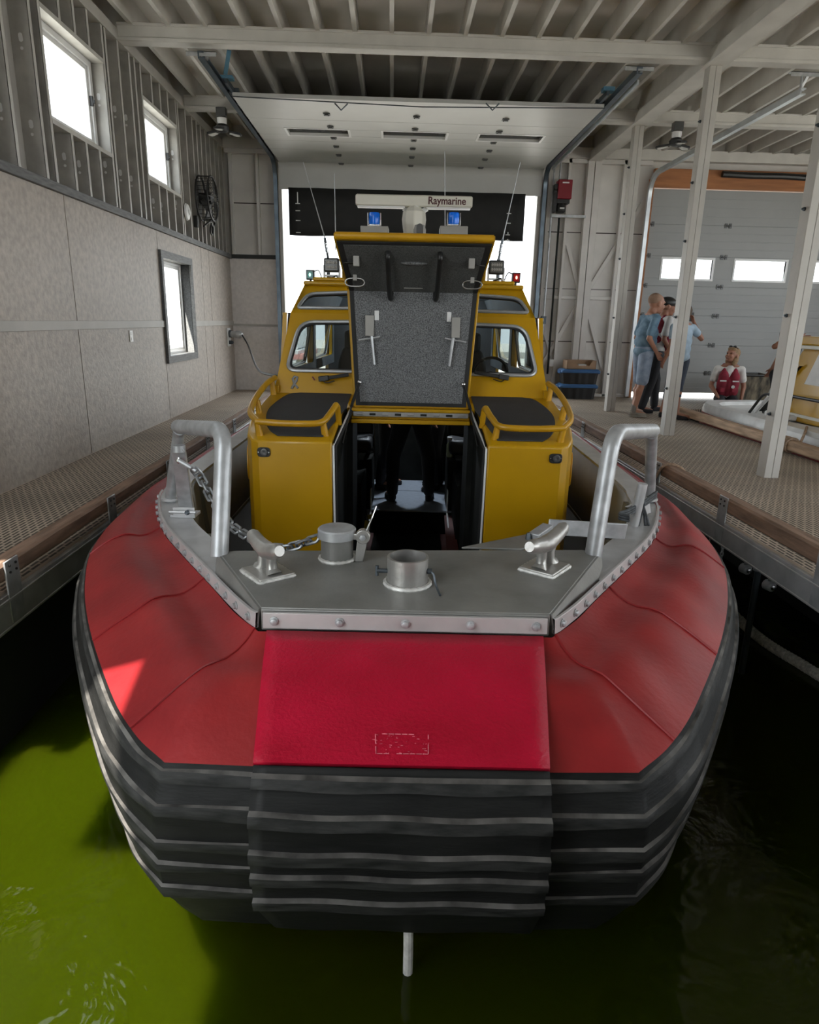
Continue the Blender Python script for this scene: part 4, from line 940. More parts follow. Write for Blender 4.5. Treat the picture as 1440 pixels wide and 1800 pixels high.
# ------------------------------------------------------------------ boat: deckhouse
TOPK = .158
def ztop(y): return 1.34 + TOPK * (y - 1.8)
plan = [(.442, 1.80), (.86, 1.80), (.905, 1.83), (.95, 1.93), (.985, 2.12), (1.0, 2.4), (.99, 2.8), (.40, 2.8), (.40, 2.62), (.442, 2.58)]
for s in (-1, 1):
    m = MB(); n = len(plan)
    lo = [V(s * x, y, .55) for x, y in plan]; hi = [V(s * x, y, ztop(y) - .012) for x, y in plan]; h2 = [V(s * (x - (.015 if x > .5 else -.006)), y + (.015 if y < 2 else 0), ztop(y)) for x, y in plan]
    m.loft([lo, hi, h2], closed=True, capends=True); fb = bp(m, 'foredeck_locker', M_yel, smooth=30, bev=.008)
    pad = [(.50, 1.86), (.76, 1.86), (.82, 1.95), (.88, 2.12), (.915, 2.4), (.86, 2.72), (.78, 2.785), (.42, 2.785), (.42, 2.45), (.47, 2.1)]
    # densify the curved outer edge
    pp = [Vector((x, y, 0)) for x, y in pad]; cur = pp[:2] + spline(pp[1:7], 5)[1:] + pp[7:]
    m = MB(); m.prism([V(s * p.x, p.y, ztop(p.y) + .001) for p in cur], (0, 0, .006)); bp(m, 'nonslip_pad', M_pad, fb, smooth=0)
    rl = [(.955, 2.80, 1.60), (.975, 2.62, 1.575), (.985, 2.35, 1.515), (.955, 2.05, 1.46), (.875, 1.865, 1.43), (.70, 1.85, 1.425), (.52, 1.865, 1.43), (.478, 1.97, 1.46), (.45, 2.10, 1.505)]
    rr = spline(rl[:5], 5)[:-1] + spline(rl[4:], 5); 
    m = MB(); m.tube([V(s * p.x, p.y, p.z) for p in rr], .019, n=12); gr = bp(m, 'grab_rail', M_yelr, fb)
    for x, y, zt in ((.875, 1.87, 1.42), (.50, 1.885, 1.425), (.97, 2.3, 1.50), (.965, 2.74, 1.585)):
        m = MB(); m.tube([V(s * (x - .012), y + .012, ztop(y) - .02), V(s * x, y, zt)], [.022, .018], n=12); bp(m, 'rail_leg', M_yelr, gr)
    m = MB(); m.tube([V(s * .45, 2.10, 1.505), V(s * .445, 2.135, 1.49), V(s * .44, 2.17, ztop(2.17) - .02)], .018, n=10); bp(m, 'rail_leg', M_yelr, gr)
    # black recessed light socket
    c = V(s * .828, 1.797, 1.268); m = MB(); pts = []
    for k in range(24):
        a = 2 * math.pi * k / 24; ca, sa = math.cos(a), math.sin(a); r = (abs(ca) ** 4 + abs(sa) ** 4) ** -.25; pts.append(c + V(ca * r * .037, 0, sa * r * .028))
    m.prism(pts, (0, -.008, 0)); so = bp(m, 'deck_light', M_black, fb, bev=.002)
    m = MB(); m.lathe([(.022, 0), (.022, .006), (.016, .008), (.0, .004)], c + V(.004, -.008, 0), 16, (0, -1, 0)); bp(m, 'lens', M_slot, so)
    for k in (-1, 1): m = MB(); m.lathe([(.004, 0), (.004, .003)], c + V(k * .029, -.008, 0), 8, (0, -1, 0)); bp(m, 'screw', M_chrome, so)
    # door jamb: seal and bright edge, dark lining
    m = MB(); m.tube([V(s * .428, 1.805, .56), V(s * .434, 1.805, 1.31), V(s * .405, 2.54, 1.425)], .0065, n=6); bp(m, 'door_edge_trim', M_pvc, fb)
    m = MB(); m.tube([V(s * .420, 1.82, .56), V(s * .426, 1.82, 1.305), V(s * .397, 2.54, 1.41)], .011, n=8); bp(m, 'door_seal', M_rubber, fb)
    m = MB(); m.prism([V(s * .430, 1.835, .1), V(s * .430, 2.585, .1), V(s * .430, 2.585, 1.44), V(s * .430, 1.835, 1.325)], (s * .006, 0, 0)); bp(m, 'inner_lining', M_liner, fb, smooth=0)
    # raised crest panel on the outer flank
    m = MB(); pts = []
    for k in range(20):
        a = 2 * math.pi * k / 20; pts.append(V(s * (.972 + .012 * math.cos(a)), 2.02 + .07 * math.cos(a), 1.16 + .10 * math.sin(a)))
    m.tube(pts, .005, n=6, closed=True); bp(m, 'flank_badge_rim', M_yelr, fb)
# lintel under the hatch hinge
m = MB(); m.box((-.398, 2.52, 1.335), (.398, 2.62, 1.362)); m.box((-.398, 2.56, 1.362), (.398, 2.8, 1.42)); m.box((-.41, 2.545, 1.412), (.41, 2.60, 1.432)); lint = bp(m, 'hatch_lintel', M_yel, bev=.004)
# wind screens
P0, P1 = V(0, 2.8, 1.5), V(0, 3.05, 2.04); PU = V(0, 3.2, 2.24)
def onpl(px, py, a, b):
    d = Vector(b) - Vector(a); nr = Vector((0, d.z, -d.y)).normalized(); p1 = B(px, py, y=2.0); p2 = B(px, py, y=4.0); e = p2 - p1
    return p1 + e * ((Vector(a) - p1).dot(nr) / e.dot(nr))
def rrect(cs, r, n=5): 
    cs = [Vector(c) for c in cs]; out = []
    for i in range(len(cs)):
        a, b, c = cs[i - 1], cs[i], cs[(i + 1) % len(cs)]; rr = r[i] if isinstance(r, (list, tuple)) else r
        p, q = b + (a - b).normalized() * rr, b + (c - b).normalized() * rr
        for k in range(n + 1): t = k / n; out.append(p * (1 - t) ** 2 + b * 2 * t * (1 - t) + q * t * t)
    return out
nl = Vector((0, P1.z - P0.z, -(P1.y - P0.y))).normalized(); nu = Vector((0, PU.z - P1.z, -(PU.y - P1.y))).normalized()
ln = lambda x, z: V(x, P0.y + (P1.y - P0.y) * (z - P0.z) / (P1.z - P0.z), z)
un = lambda x, z: V(x, P1.y + (PU.y - P1.y) * (z - P1.z) / (PU.z - P1.z), z)
for s in (-1, 1):
    win = [ln(s * .40, 1.645), ln(s * .885, 1.645), ln(s * .805, 1.975), ln(s * .40, 1.985)]
    winr = rrect(win, [.03, .07, .10, .03]); outer = [ln(s * .36, 1.45), ln(s * .955, 1.45), ln(s * .955, 1.55), ln(s * .875, 2.04), ln(s * .36, 2.04)]
    m = MB(); m.frame(outer, winr, nl * .03 if nl.y > 0 else -nl * .03); wp = bp(m, 'cabin_front', M_yel, smooth=20)
    m = MB(); m.tube([p - nl * .006 for p in winr], .014, n=8, closed=True); wf_ = bp(m, 'window_surround', M_frame, wp)
    inn = rrect([ln(s * .412, 1.657), ln(s * .868, 1.657), ln(s * .793, 1.963), ln(s * .412, 1.973)], [.03, .07, .10, .03])
    m = MB(); m.tube([p - nl * .002 for p in inn], .009, n=8, closed=True); bp(m, 'rubber_gasket', M_rubber, wf_)
    m = MB(); m._add([p + nl * .004 for p in winr], [tuple(range(len(winr)))]); bp(m, 'pane', M_wglass, wf_, smooth=0, fix=False)
    win = [un(s * .40, 2.075), un(s * .83, 2.07), un(s * .765, 2.17), un(s * .40, 2.19)]
    winr = rrect(win, [.02, .03, .06, .02]); outer = [un(s * .36, 2.04), un(s * .875, 2.04), un(s * .795, 2.24), un(s * .36, 2.24)]
    m = MB(); m.frame(outer, winr, nu * .03 if nu.y > 0 else -nu * .03); wp = bp(m, 'brow_panel', M_yel, smooth=20)
    m = MB(); m.tube([p - nu * .006 for p in winr], .013, n=8, closed=True); wf_ = bp(m, 'window_surround', M_frame, wp)
    m = MB(); m.tube([p - nu * .001 for p in rrect([un(s * .412, 2.085), un(s * .815, 2.08), un(s * .76, 2.162), un(s * .412, 2.18)], [.02, .03, .06, .02])], .007, n=8, closed=True); bp(m, 'rubber_gasket', M_rubber, wf_)
    m = MB(); m._add([p + nu * .004 for p in winr], [tuple(range(len(winr)))]); bp(m, 'pane', M_wglass, wf_, smooth=0, fix=False)
    # side wall with two windows
    sx = lambda y, z: V(s * (.955 if z <= 1.55 else .955 - .08 * (z - 1.55) / .49 if z <= 2.04 else .875 - .08 * (z - 2.04) / .2), y, z)
    for y0, y1, a, b_ in ((2.9, 4.15, 3.15, 4.05), (4.15, 5.6, 4.25, 5.45)):
        o4 = [sx(y0, 1.55), sx(y1, 1.55), sx(y1, 2.04), sx(y0 + (.15 if y0 < 3 else 0), 2.04)]; w4 = rrect([sx(a, 1.64), sx(b_, 1.64), sx(b_, 1.98), sx(a + .1, 1.98)], .06)
        m = MB(); m.frame(o4, w4, (-s * .03, 0, 0)); sp = bp(m, 'cabin_side', M_yel, smooth=20)
        m = MB(); m.tube(w4, .014, n=8, closed=True); wf_ = bp(m, 'window_surround', M_frame, sp)
        m = MB(); m._add([p + V(-s * .01, 0, 0) for p in w4], [tuple(range(len(w4)))]); bp(m, 'pane', M_wglass, wf_, smooth=0, fix=False)
    m = MB(); m.prism([V(s * .955, 2.78, 1.55), V(s * .985, 2.78, .55), V(s * .985, 4.7, .55), V(s * .955, 4.7, 1.55)], (-s * .03, 0, 0)); m.prism([V(s * .955, 4.7, 1.55), V(s * .984, 4.7, .62), V(s * .984, 4.74, .62), V(s * .955, 4.74, 1.55)], (-s * .03, 0, 0)); m.prism([V(s * .985, 4.7, .55), V(s * .985, 5.6, .55), V(s * .983, 5.6, .66), V(s * .983, 4.7, .66)], (-s * .03, 0, 0)); m.prism([sx(3.05, 2.04), sx(3.2, 2.24), sx(5.6, 2.24), sx(5.6, 2.04)], (-s * .03, 0, 0)); bp(m, 'cabin_flank', M_yel, smooth=20)  # aft gap in the unseen flank cut to light the cabin floor
    # wiper
    a = onpl(567 if s < 0 else 888, 664 if s < 0 else 662, P0, P1); a = V(s * abs(a.x), a.y, a.z)
    m = MB(); m.beam(a + V(0, -.045, -.004), V(s * .44, a.y - .03, a.z + .028), .018, .024); m.beam(a + V(s * .02, -.04, -.006), a + V(-s * .05, -.045, .004), .035, .035); wpz = bp(m, 'wiper_arm', M_black, bev=.004)
    m = MB(); m.tube(spline([a + V(0, -.04, 0), a + V(-s * .03, -.05, -.03), a + V(-s * .09, -.05, -.015)], 4), .004, n=6); bp(m, 'washer_hose', M_black, wpz)
    m = MB(); m.cyl(a + V(0, -.05, 0), a + V(0, .06, 0), .012, n=10); bp(m, 'pivot', M_black, wpz)
m = MB(); m.prism([ln(-.37, 1.42), ln(.37, 1.42), ln(.37, 2.04), ln(-.37, 2.04)], (0, .03, 0)); m.prism([un(-.37, 2.04), un(.37, 2.04), un(.37, 2.24), un(-.37, 2.24)], (0, .03, 0)); bp(m, 'centre_panel', M_yel, smooth=20)
m = MB(); m.prism([V(-.80, 3.17, 2.235), V(.80, 3.17, 2.235), V(.80, 5.62, 2.235), V(-.80, 5.62, 2.235)], (0, 0, .03)); m.prism([V(-.74, 3.22, 2.265), V(.74, 3.22, 2.265), V(.74, 5.6, 2.265), V(-.74, 5.6, 2.265)], (0, 0, .03)); bp(m, 'cabin_roof', M_yel, bev=.012)
m = MB(); m.box((-.955, 5.57, .2), (-.42, 5.6, 2.24)); m.box((.42, 5.57, .2), (.955, 5.6, 2.24)); m.box((-.42, 5.57, 2.0), (.42, 5.6, 2.24)); bp(m, 'cabin_back', M_yel, smooth=0)
m = MB(); m.box((-.93, 3.02, .35), (.93, 3.06, 1.50)) if False else m.box((-.93, 2.9, 1.47), (-.40, 3.35, 1.60)); m.box((.40, 2.9, 1.47), (.93, 3.35, 1.60)); m.box((-.40, 2.9, 1.56), (.40, 3.3, 1.62)); bp(m, 'dashboard', M_liner, bev=.02)
# small ribbon decal
M_rib2 = mat('grey_ribbon', (.20, .20, .20), .6, var=.1)
m = MB(); rp = [onpl(x, y, P0, P1) + V(0, -.006, .0) for x, y in ((513, 683), (517, 676), (522, 668), (523, 663), (518, 662), (515, 666), (518, 675), (524, 682))]
m.tube(rp, .009, n=6, flat=1.0); o = bp(m, 'ribbon_decal', M_rib2)
m = MB(); a = onpl(551, 665, P0, P1); m.beam(a + V(-.006, -.008, .012), a + V(.01, -.008, -.012), .012, .008); bp(m, 'red_plug', mat('dark_red_plug', (.16, .01, .015), .5))

# inside
m = MB(); m.box((-.42, 4.24, .03), (.42, 6.2, .25)); bp(m, 'cabin_floor', M_floor, bev=.006)
m = MB(); m.box((-.42, 5.0, .25), (.42, 5.006, .252)); bp(m, 'floor_seam', M_rubber, smooth=0)
m = MB(); m.box((-.43, .62, .01), (.43, 4.24, .03)); bp(m, 'cuddy_floor', M_liner, smooth=0)
m = MB(); m.box((-.36, 4.225, .04), (.42, 4.24, .235)); m.box((-.36, 4.18, .035), (.42, 4.22, .05)); bp(m, 'step_riser', M_liner)
m = MB(); m.box((.30, 2.3, .03), (.43, 4.1, .06)); m.prism([V(.30, 2.2, .06), V(.425, 2.2, .06), V(.425, 4.2, .20), V(.34, 4.2, .20)], (0, 0, .02)); bp(m, 'side_step', M_ru)
m = MB(); m.box((-.425, 2.3, .03), (-.33, 4.1, .06)); bp(m, 'side_step', M_ru)
for s in (-1, 1):
    m = MB(); m.tube([V(s * .345, 2.4, .05), V(s * .36, 3.4, .12), V(s * .365, 4.2, .24), V(s * .37, 4.3, .62)], .008, n=6); bp(m, 'edge_strip', M_pvc)
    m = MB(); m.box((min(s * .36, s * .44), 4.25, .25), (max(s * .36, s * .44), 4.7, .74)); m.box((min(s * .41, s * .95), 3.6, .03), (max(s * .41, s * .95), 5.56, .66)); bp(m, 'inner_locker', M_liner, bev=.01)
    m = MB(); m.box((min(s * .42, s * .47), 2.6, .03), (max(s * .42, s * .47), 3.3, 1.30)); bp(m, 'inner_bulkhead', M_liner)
    # helm seat
    cx = s * .56; m = MB(); m.box((cx - .19, 4.3, .78), (cx + .19, 4.75, .92)); se = bp(m, 'helm_seat', M_seat, bev=.04)
    m = MB(); rings = []
    for z, w_, y in ((.9, .19, 4.66), (1.3, .19, 4.72), (1.62, .165, 4.78), (1.74, .12, 4.80)): rings.append([V(cx - w_, y, z), V(cx + w_, y, z), V(cx + w_, y + .09, z), V(cx - w_, y + .09, z)])
    m.loft(rings, closed=True, capends=True); bp(m, 'backrest', M_seat, se, bev=.03)
    m = MB(); m.box((cx - .11, 4.79, 1.72), (cx + .11, 4.87, 1.90)); bp(m, 'headrest', M_seat, se, bev=.035)
    m = MB(); m.cyl((cx, 4.5, .25), (cx, 4.5, .8), .05, n=14); bp(m, 'pedestal', M_darksteel, se)
m = MB(); m.tube([V(.62 + .13 * math.cos(a), 3.42 - .05 * math.sin(a), 1.62 + .12 * math.sin(a)) for a in [2 * math.pi * k / 24 for k in range(24)]], .012, n=8, closed=True); m.cyl((.62, 3.35, 1.56), (.62, 3.42, 1.62), .02); bp(m, 'steering_wheel', M_black)
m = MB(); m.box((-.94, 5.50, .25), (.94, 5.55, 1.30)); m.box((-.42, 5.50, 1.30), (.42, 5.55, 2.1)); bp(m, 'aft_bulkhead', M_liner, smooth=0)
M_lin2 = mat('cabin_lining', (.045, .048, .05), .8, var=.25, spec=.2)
for s in (-1, 1):
    sx2 = lambda y, z: V(s * ((.955 if z <= 1.55 else .955 - .08 * (z - 1.55) / .49) - .034), y, z)
    for y0, y1, a, b_ in ((2.95, 4.15, 3.15, 4.05), (4.15, 5.56, 4.25, 5.45)):
        o4 = [sx2(y0, 1.55), sx2(y1, 1.55), sx2(y1, 2.04), sx2(y0 + (.15 if y0 < 3 else 0), 2.04)]; w4 = rrect([sx2(a, 1.64), sx2(b_, 1.64), sx2(b_, 1.98), sx2(a + .1, 1.98)], .06)
        m = MB(); m.frame(o4, w4, (-s * .004, 0, 0)); bp(m, 'side_lining', M_lin2, smooth=0)
    m = MB(); m.prism([V(s * .84, 3.10, 2.04), V(s * .76, 3.24, 2.225), V(s * .76, 5.56, 2.225), V(s * .84, 5.56, 2.04)], (-s * .004, 0, 0)); m.box((min(s * .42, s * .92), 5.555, .3), (max(s * .42, s * .92), 5.562, 2.22)); bp(m, 'side_lining', M_lin2, smooth=0)
    m = MB(); m.prism([V(s * .92, 2.85, .6), V(s * .92, 4.7, .6), V(s * .92, 4.7, 1.55), V(s * .92, 2.85, 1.55)], (-s * .004, 0, 0)); m.prism([ln(s * .365, 1.50) + V(0, .035, 0), ln(s * .395, 1.50) + V(0, .035, 0), ln(s * .395, 2.04) + V(0, .035, 0), ln(s * .365, 2.04) + V(0, .035, 0)], (0, .004, 0)); bp(m, 'side_lining', M_lin2, smooth=0)
m = MB(); m.box((-.79, 3.25, 2.222), (.79, 5.56, 2.230)); m.prism([ln(-.37, 1.45) + V(0, .034, 0), ln(.37, 1.45) + V(0, .034, 0), ln(.37, 2.04) + V(0, .034, 0), ln(-.37, 2.04) + V(0, .034, 0)], (0, .004, 0)); bp(m, 'roof_lining', M_lin2, smooth=0)
m = MB(); m.lathe([(.0, -.03), (.05, -.025), (.07, -.01), (.07, 0)], V(0, 5.25, 2.235), 20); lampo = bp(m, 'added_cabin_lamp', M_pvc)  # dome of a lamp added to brighten the cabin floor
ld = bpy.data.lights.new('added_lamp_light', 'POINT'); ld.energy = 19; ld.color = (.80, .90, 1.0); ld.shadow_soft_size = .06  # point light of the added lamp
lo = bpy.data.objects.new('added_lamp_light', ld); COL.objects.link(lo); lo.parent = boat; lo.location = (0, 5.25, 2.13)
for s in (-1, 1):
    m = MB(); m.box((min(s * .394, s * .450), 2.570, .1), (max(s * .394, s * .450), 2.576, 1.33)); m.box((min(s * .392, s * .397), 2.576, .1), (max(s * .392, s * .397), 2.81, 1.33)); bp(m, 'rear_lining', M_liner, smooth=0)
# pale grab tube, spray bottle, yellow tag, cable loop inside the doorway
m = MB(); m.tube([V(-.36, 4.6, .7), V(-.36, 4.6, 1.9)], .012, n=8); bp(m, 'grab_tube', M_chrome)
m = MB(); c = V(.385, 4.45, .74); m.lathe([(.03, 0), (.034, .02), (.034, .12), (.014, .15), (.014, .17)], c, 14); sb = thing('spray_bottle', 'greenish spray bottle inside the dark doorway of the boat', 'bottle', BOAT_O + _bx * c.x + _by * c.y + V(0, 0, .74), -BOAT_A)
m.v = [v - c for v in m.v]; m.build('bottle', mat('cloudy_plastic', (.36, .40, .26), .4), sb, local=True)
m = MB(); m.box((-.03, -.05, .17), (.015, .02, .195)); m.build('trigger', M_pvc, sb, local=True, bev=.004)
c = V(-.33, 3.3, .42); tg = thing('key_tag', 'yellow tag hanging just inside the left of the boat doorway', 'tag', BOAT_O + _bx * c.x + _by * c.y + V(0, 0, c.z), -BOAT_A)
m = MB(); m.box((-.028, -.003, -.09), (.012, .003, 0), Matrix.Rotation(R(8), 4, 'Y')); m.build('tag', mat('yellow_card', (.55, .45, .06), .6), tg, local=True)
m = MB(); m.box((0, -.003, .01), (.05, .003, .045), Matrix.Rotation(R(-20), 4, 'Y')); m.build('fob', bpy.data.materials['yellow_card'], tg, local=True)
m = MB(); m.tube([V(0, 0, -.01), V(-.02, 0, .1), V(-.05, .0, .14)], .004, n=5); m.build('cord', M_black, tg, local=True)

# -- open hatch
HY = 2.6; wz = lambda z: .385 + (.428 - .385) * (z - 1.40) / .78
ht = None
H0, H1 = 1.432, 2.185
m = MB(); m.prism([V(-wz(H0), HY, H0), V(wz(H0), HY, H0), V(wz(H1), HY, H1), V(-wz(H1), HY, H1)], (0, .035, 0)); ht = bp(m, 'hatch', M_yel, smooth=20, bev=.004)
m = MB(); i = .016; w0, w1 = wz(H0) - i, wz(H1) - i
m.prism([V(-w0, HY - .014, H0 + i), V(w0, HY - .014, H0 + i), V(w1, HY - .014, H1), V(-w1, HY - .014, H1)], (0, .012, 0)); bp(m, 'seal_surround', M_rubber, ht, smooth=20)
i = .045; w0, w1 = wz(H0) - i, wz(H1) - i
m = MB(); m.prism([V(-w0, HY - .020, H0 + .04), V(w0, HY - .020, H0 + .04), V(w1, HY - .020, H1), V(-w1, HY - .020, H1)], (0, .004, 0)); bp(m, 'felt_liner', M_felt, ht, smooth=0)
K0, K1 = V(0, HY, H1), V(0, 2.2, 2.455); wk = lambda t: .428 + (.468 - .428) * t
dK = (K1 - K0); nK = Vector((0, -dK.z, dK.y)).normalized()
if nK.z > 0: nK = -nK
fp = lambda x, t, o=0: V(x, 0, 0) + K0 + dK * t + nK * o
m = MB(); m.prism([fp(-wk(0), 0), fp(wk(0), 0), fp(wk(1), 1), fp(-wk(1), 1)], tuple(-nK * .035)); fl_ = bp(m, 'hatch_flap', M_yel, ht if False else None, smooth=20, bev=.004)
m = MB(); m.tube([fp(-wk(1) + .01, 1.0, -.012), fp(wk(1) - .01, 1.0, -.012)], .022, n=12); bp(m, 'flap_lip', M_yelr, fl_)
m = MB(); m.prism([fp(-wk(0) + .016, 0, .012), fp(wk(0) - .016, 0, .012), fp(wk(1) - .016, .95, .012), fp(-wk(1) + .016, .95, .012)], tuple(-nK * .011)); bp(m, 'seal_surround', M_rubber, fl_, smooth=20)
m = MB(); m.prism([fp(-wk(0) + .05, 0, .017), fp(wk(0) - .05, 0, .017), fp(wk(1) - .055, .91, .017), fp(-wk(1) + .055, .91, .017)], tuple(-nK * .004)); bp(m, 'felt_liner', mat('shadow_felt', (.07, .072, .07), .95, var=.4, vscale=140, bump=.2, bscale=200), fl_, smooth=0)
# hinge strip
m = MB(); m.box((-.385, 2.525, 1.382), (.385, 2.545, 1.412)); hs = bp(m, 'piano_hinge', M_greybox, bev=.003)
for k in range(9):
    x = -.34 + k * .085; m = MB(); m.cyl((x - .02, 2.522, 1.398), (x + .02, 2.522, 1.398), .007, n=8); bp(m, 'knuckle', M_dark if k % 2 else M_greybox, hs)
for s in (-1, 1):
    # gas struts
    m = MB(); m.tube([V(s * .345, 2.55, 1.60), V(s * .385, 2.40, 1.46)], .010, n=10); m.tube([V(s * .385, 2.40, 1.46), V(s * .42, 2.16, 1.26)], .006, n=8); st = bp(m, 'gas_strut', M_black)
    m = MB(); m.sphere(V(s * .343, 2.555, 1.603), .016, 12, 8); bp(m, 'ball_stud', M_chrome, st)
    # latch on the main panel
    m = MB(); x = s * .28; m.box((x - .028, HY - .045, 1.90), (x + .028, HY - .018, 2.03)); la = bp(m, 'latch_body', M_greybox, ht, bev=.004)
    m = MB(); m.tube([V(x - s * .015, HY - .05, 1.90), V(x - s * .035, HY - .06, 1.72)], [.010, .008], n=10); m.tube([V(x - .07, HY - .055, 1.885 + s * .012), V(x + .07, HY - .05, 1.885 - s * .012)], .006, n=8); bp(m, 'latch_lever', M_galv, ht)
    m = MB(); xx = s * .235; m.box((xx - .014, HY - .026, 2.0), (xx + .014, HY - .018, 2.06)); bp(m, 'keeper_plate', M_pvc, ht, bev=.002)
    # handles on the flap
    x = s * .155; m = MB(); m.tube(fillet([fp(x, .80, .015), fp(x, .80, .05), fp(x - s * .005, .10, .075), fp(x - s * .012, .02, .075), fp(x - s * .012, .02, .02)], .03, 4), .016, n=12); bp(m, 'grab_handle', M_black, fl_)
    x = s * .345; m = MB(); m.box((-.018, -.018, -.03), (.018, .018, .03), Matrix.Translation(fp(x, .66, .03))); bp(m, 'hook', M_greybox, fl_, bev=.003)
    m = MB(); m.tube([fp(x + s * .02, .62, .025), fp(x + s * .085, .62, .03)], .004, n=6); bp(m, 'hook_pin', M_chrome, fl_)
    m = MB(); c = fp(s * .365, .30, .05); pts = []
    for k in range(28):
        a = 2 * math.pi * k / 28; pts.append(c + V(.060 * math.copysign(abs(math.cos(a)) ** .6, math.cos(a)), 0, .024 * math.sin(a)))
    m.tube(pts, .005, n=7, closed=True); rg = bp(m, 'release_ring', M_chrome, fl_)
    m = MB(); m.box((-.012, -.012, -.02), (.012, .012, .02), Matrix.Translation(c + V(0, .005, .03))); bp(m, 'ring_clip', M_greybox, fl_, bev=.003)
m = MB(); m.sphere(fp(0, .6, .017), (.085, .03, .012), 20, 8); bp(m, 'vent_patch', M_felt, fl_)
m = MB(); m.tube([fp(-.06, .12, .02), fp(.06, .12, .02)], .0025, n=5); bp(m, 'pull_tab', M_greybox, fl_)

# -- roof gear
for s in (-1, 1):
    c = V(s * .725, 4.2, 2.43) if s < 0 else V(.715, 4.2, 2.425)
    c = B(583, 466, y=3.9) if s < 0 else B(873, 470, y=3.9)
    m = MB(); m.box((c.x - .062, c.y - .02, c.z - .055), (c.x + .062, c.y + .06, c.z + .055)); fl2 = bp(m, 'flood_light', M_black, bev=.012)
    m = MB(); m.box((c.x - .05, c.y - .024, c.z - .042), (c.x + .05, c.y - .018, c.z + .042)); le = bp(m, 'lens', mat('lamp_lens', (.13, .13, .12), .2), fl2)
    for k in range(10):
        m = MB(); m.sphere(V(c.x - .036 + .018 * (k % 5), c.y - .024, c.z + (.018 if k < 5 else -.018)), (.0085, .004, .012), 10, 6); bp(m, 'led', M_greybox, fl2)
    m = MB(); m.box((c.x - .065, c.y, 2.34), (c.x + .065, c.y + .06, 2.355)); m.box((c.x - .07, c.y, 2.30), (c.x - .055, c.y + .05, c.z)); m.box((c.x + .055, c.y, 2.30), (c.x + .07, c.y + .05, c.z)); m.cyl((c.x, c.y + .03, 2.285), (c.x, c.y + .03, 2.345), .02); bp(m, 'bracket', M_pvc, fl2, bev=.003)
    m = MB(); m.tube(spline([c + V(-.04, .03, -.09), c + V(0, 0, -.10), c + V(.04, .0, -.085), c + V(.05, .03, -.12), c + V(0, .05, -.145)], 4), .006, n=6); bp(m, 'lamp_cable', M_black, fl2)
    n_ = B(545, 483, y=3.95) if s < 0 else B(908, 488, y=3.95)
    m = MB(); m.box((n_.x - .034, n_.y, n_.z - .04), (n_.x + .034, n_.y + .07, n_.z + .04)); nv = bp(m, 'navigation_light', M_black, bev=.004)
    lens = mat('green_lens' if s < 0 else 'red_lens', (.0, .12, .10) if s < 0 else (.35, .01, .01), .2, var=.1)
    m = MB(); m.box((n_.x - .026, n_.y - .006, n_.z - .032), (n_.x + .026, n_.y + .001, n_.z + .032)); bp(m, 'lens', lens, nv, bev=.002)
    m = MB(); m.sphere(V(n_.x, n_.y - .008, n_.z), (.008, .004, .014), 10, 6); em = bpy.data.materials.new('lit_filament'); em.use_nodes = True
    e_ = em.node_tree.nodes['Principled BSDF']; e_.inputs['Emission Color'].default_value = (.2, 1, .8, 1) if s < 0 else (1, .25, .15, 1); e_.inputs['Emission Strength'].default_value = 1.5; bp(m, 'filament', em, nv)
    m = MB(); m.cyl((n_.x, n_.y + .035, 2.28), (n_.x, n_.y + .035, n_.z - .03), .010, n=8); bp(m, 'stalk', M_black, nv)
    m = MB(); m.tube(spline([V(n_.x + .03 * -s, n_.y + .03, n_.z + .03), V(n_.x - s * .07, n_.y + .03, n_.z + .035), V(n_.x - s * .1, n_.y + .03, n_.z - .04), V(n_.x - s * .105, n_.y + .03, 2.29)], 4), .005, n=6); bp(m, 'light_cable', M_black, nv)
    # whip aerials
    pb, pm, pt = (B(577, 455, y=4.3), B(571, 418, y=4.3), B(533, 285, y=4.3)) if s < 0 else (B(877, 455, y=4.3), B(884, 420, y=4.3), B(915, 285, y=4.3))
    m = MB(); m.cyl(V(pb.x, pb.y, 2.29), pb, .016, n=10); m.cyl(pb, pb + (pm - pb) * .3, .010, n=8); m.tube([pb + (pm - pb) * (.3 + .5 * k / 60) + V(.013 * math.cos(k * .8), .013 * math.sin(k * .8), 0) for k in range(60)], .0035, n=5); m.cyl(pb + (pm - pb) * .78, pm, .011, n=8); wa = bp(m, 'whip_aerial', M_darksteel)
    m = MB(); m.tube([pm, pt], [.0055, .0025], n=6); bp(m, 'rod', M_galv, wa)
    m = MB(); q = V(s * .93, 3.5, 2.02); m.cyl(q, q + V(s * .09, 0, .01), .014, n=10); bp(m, 'roof_grip', M_cream)
for px, pt in ((588, 305), (782, 265)):
    a = B(px + 2, 405, y=4.5); c = B(px, pt, y=4.5); m = MB(); m.tube([V(a.x, a.y, 2.6), c], [.006, .003], n=6); bp(m, 'thin_aerial', M_galv)
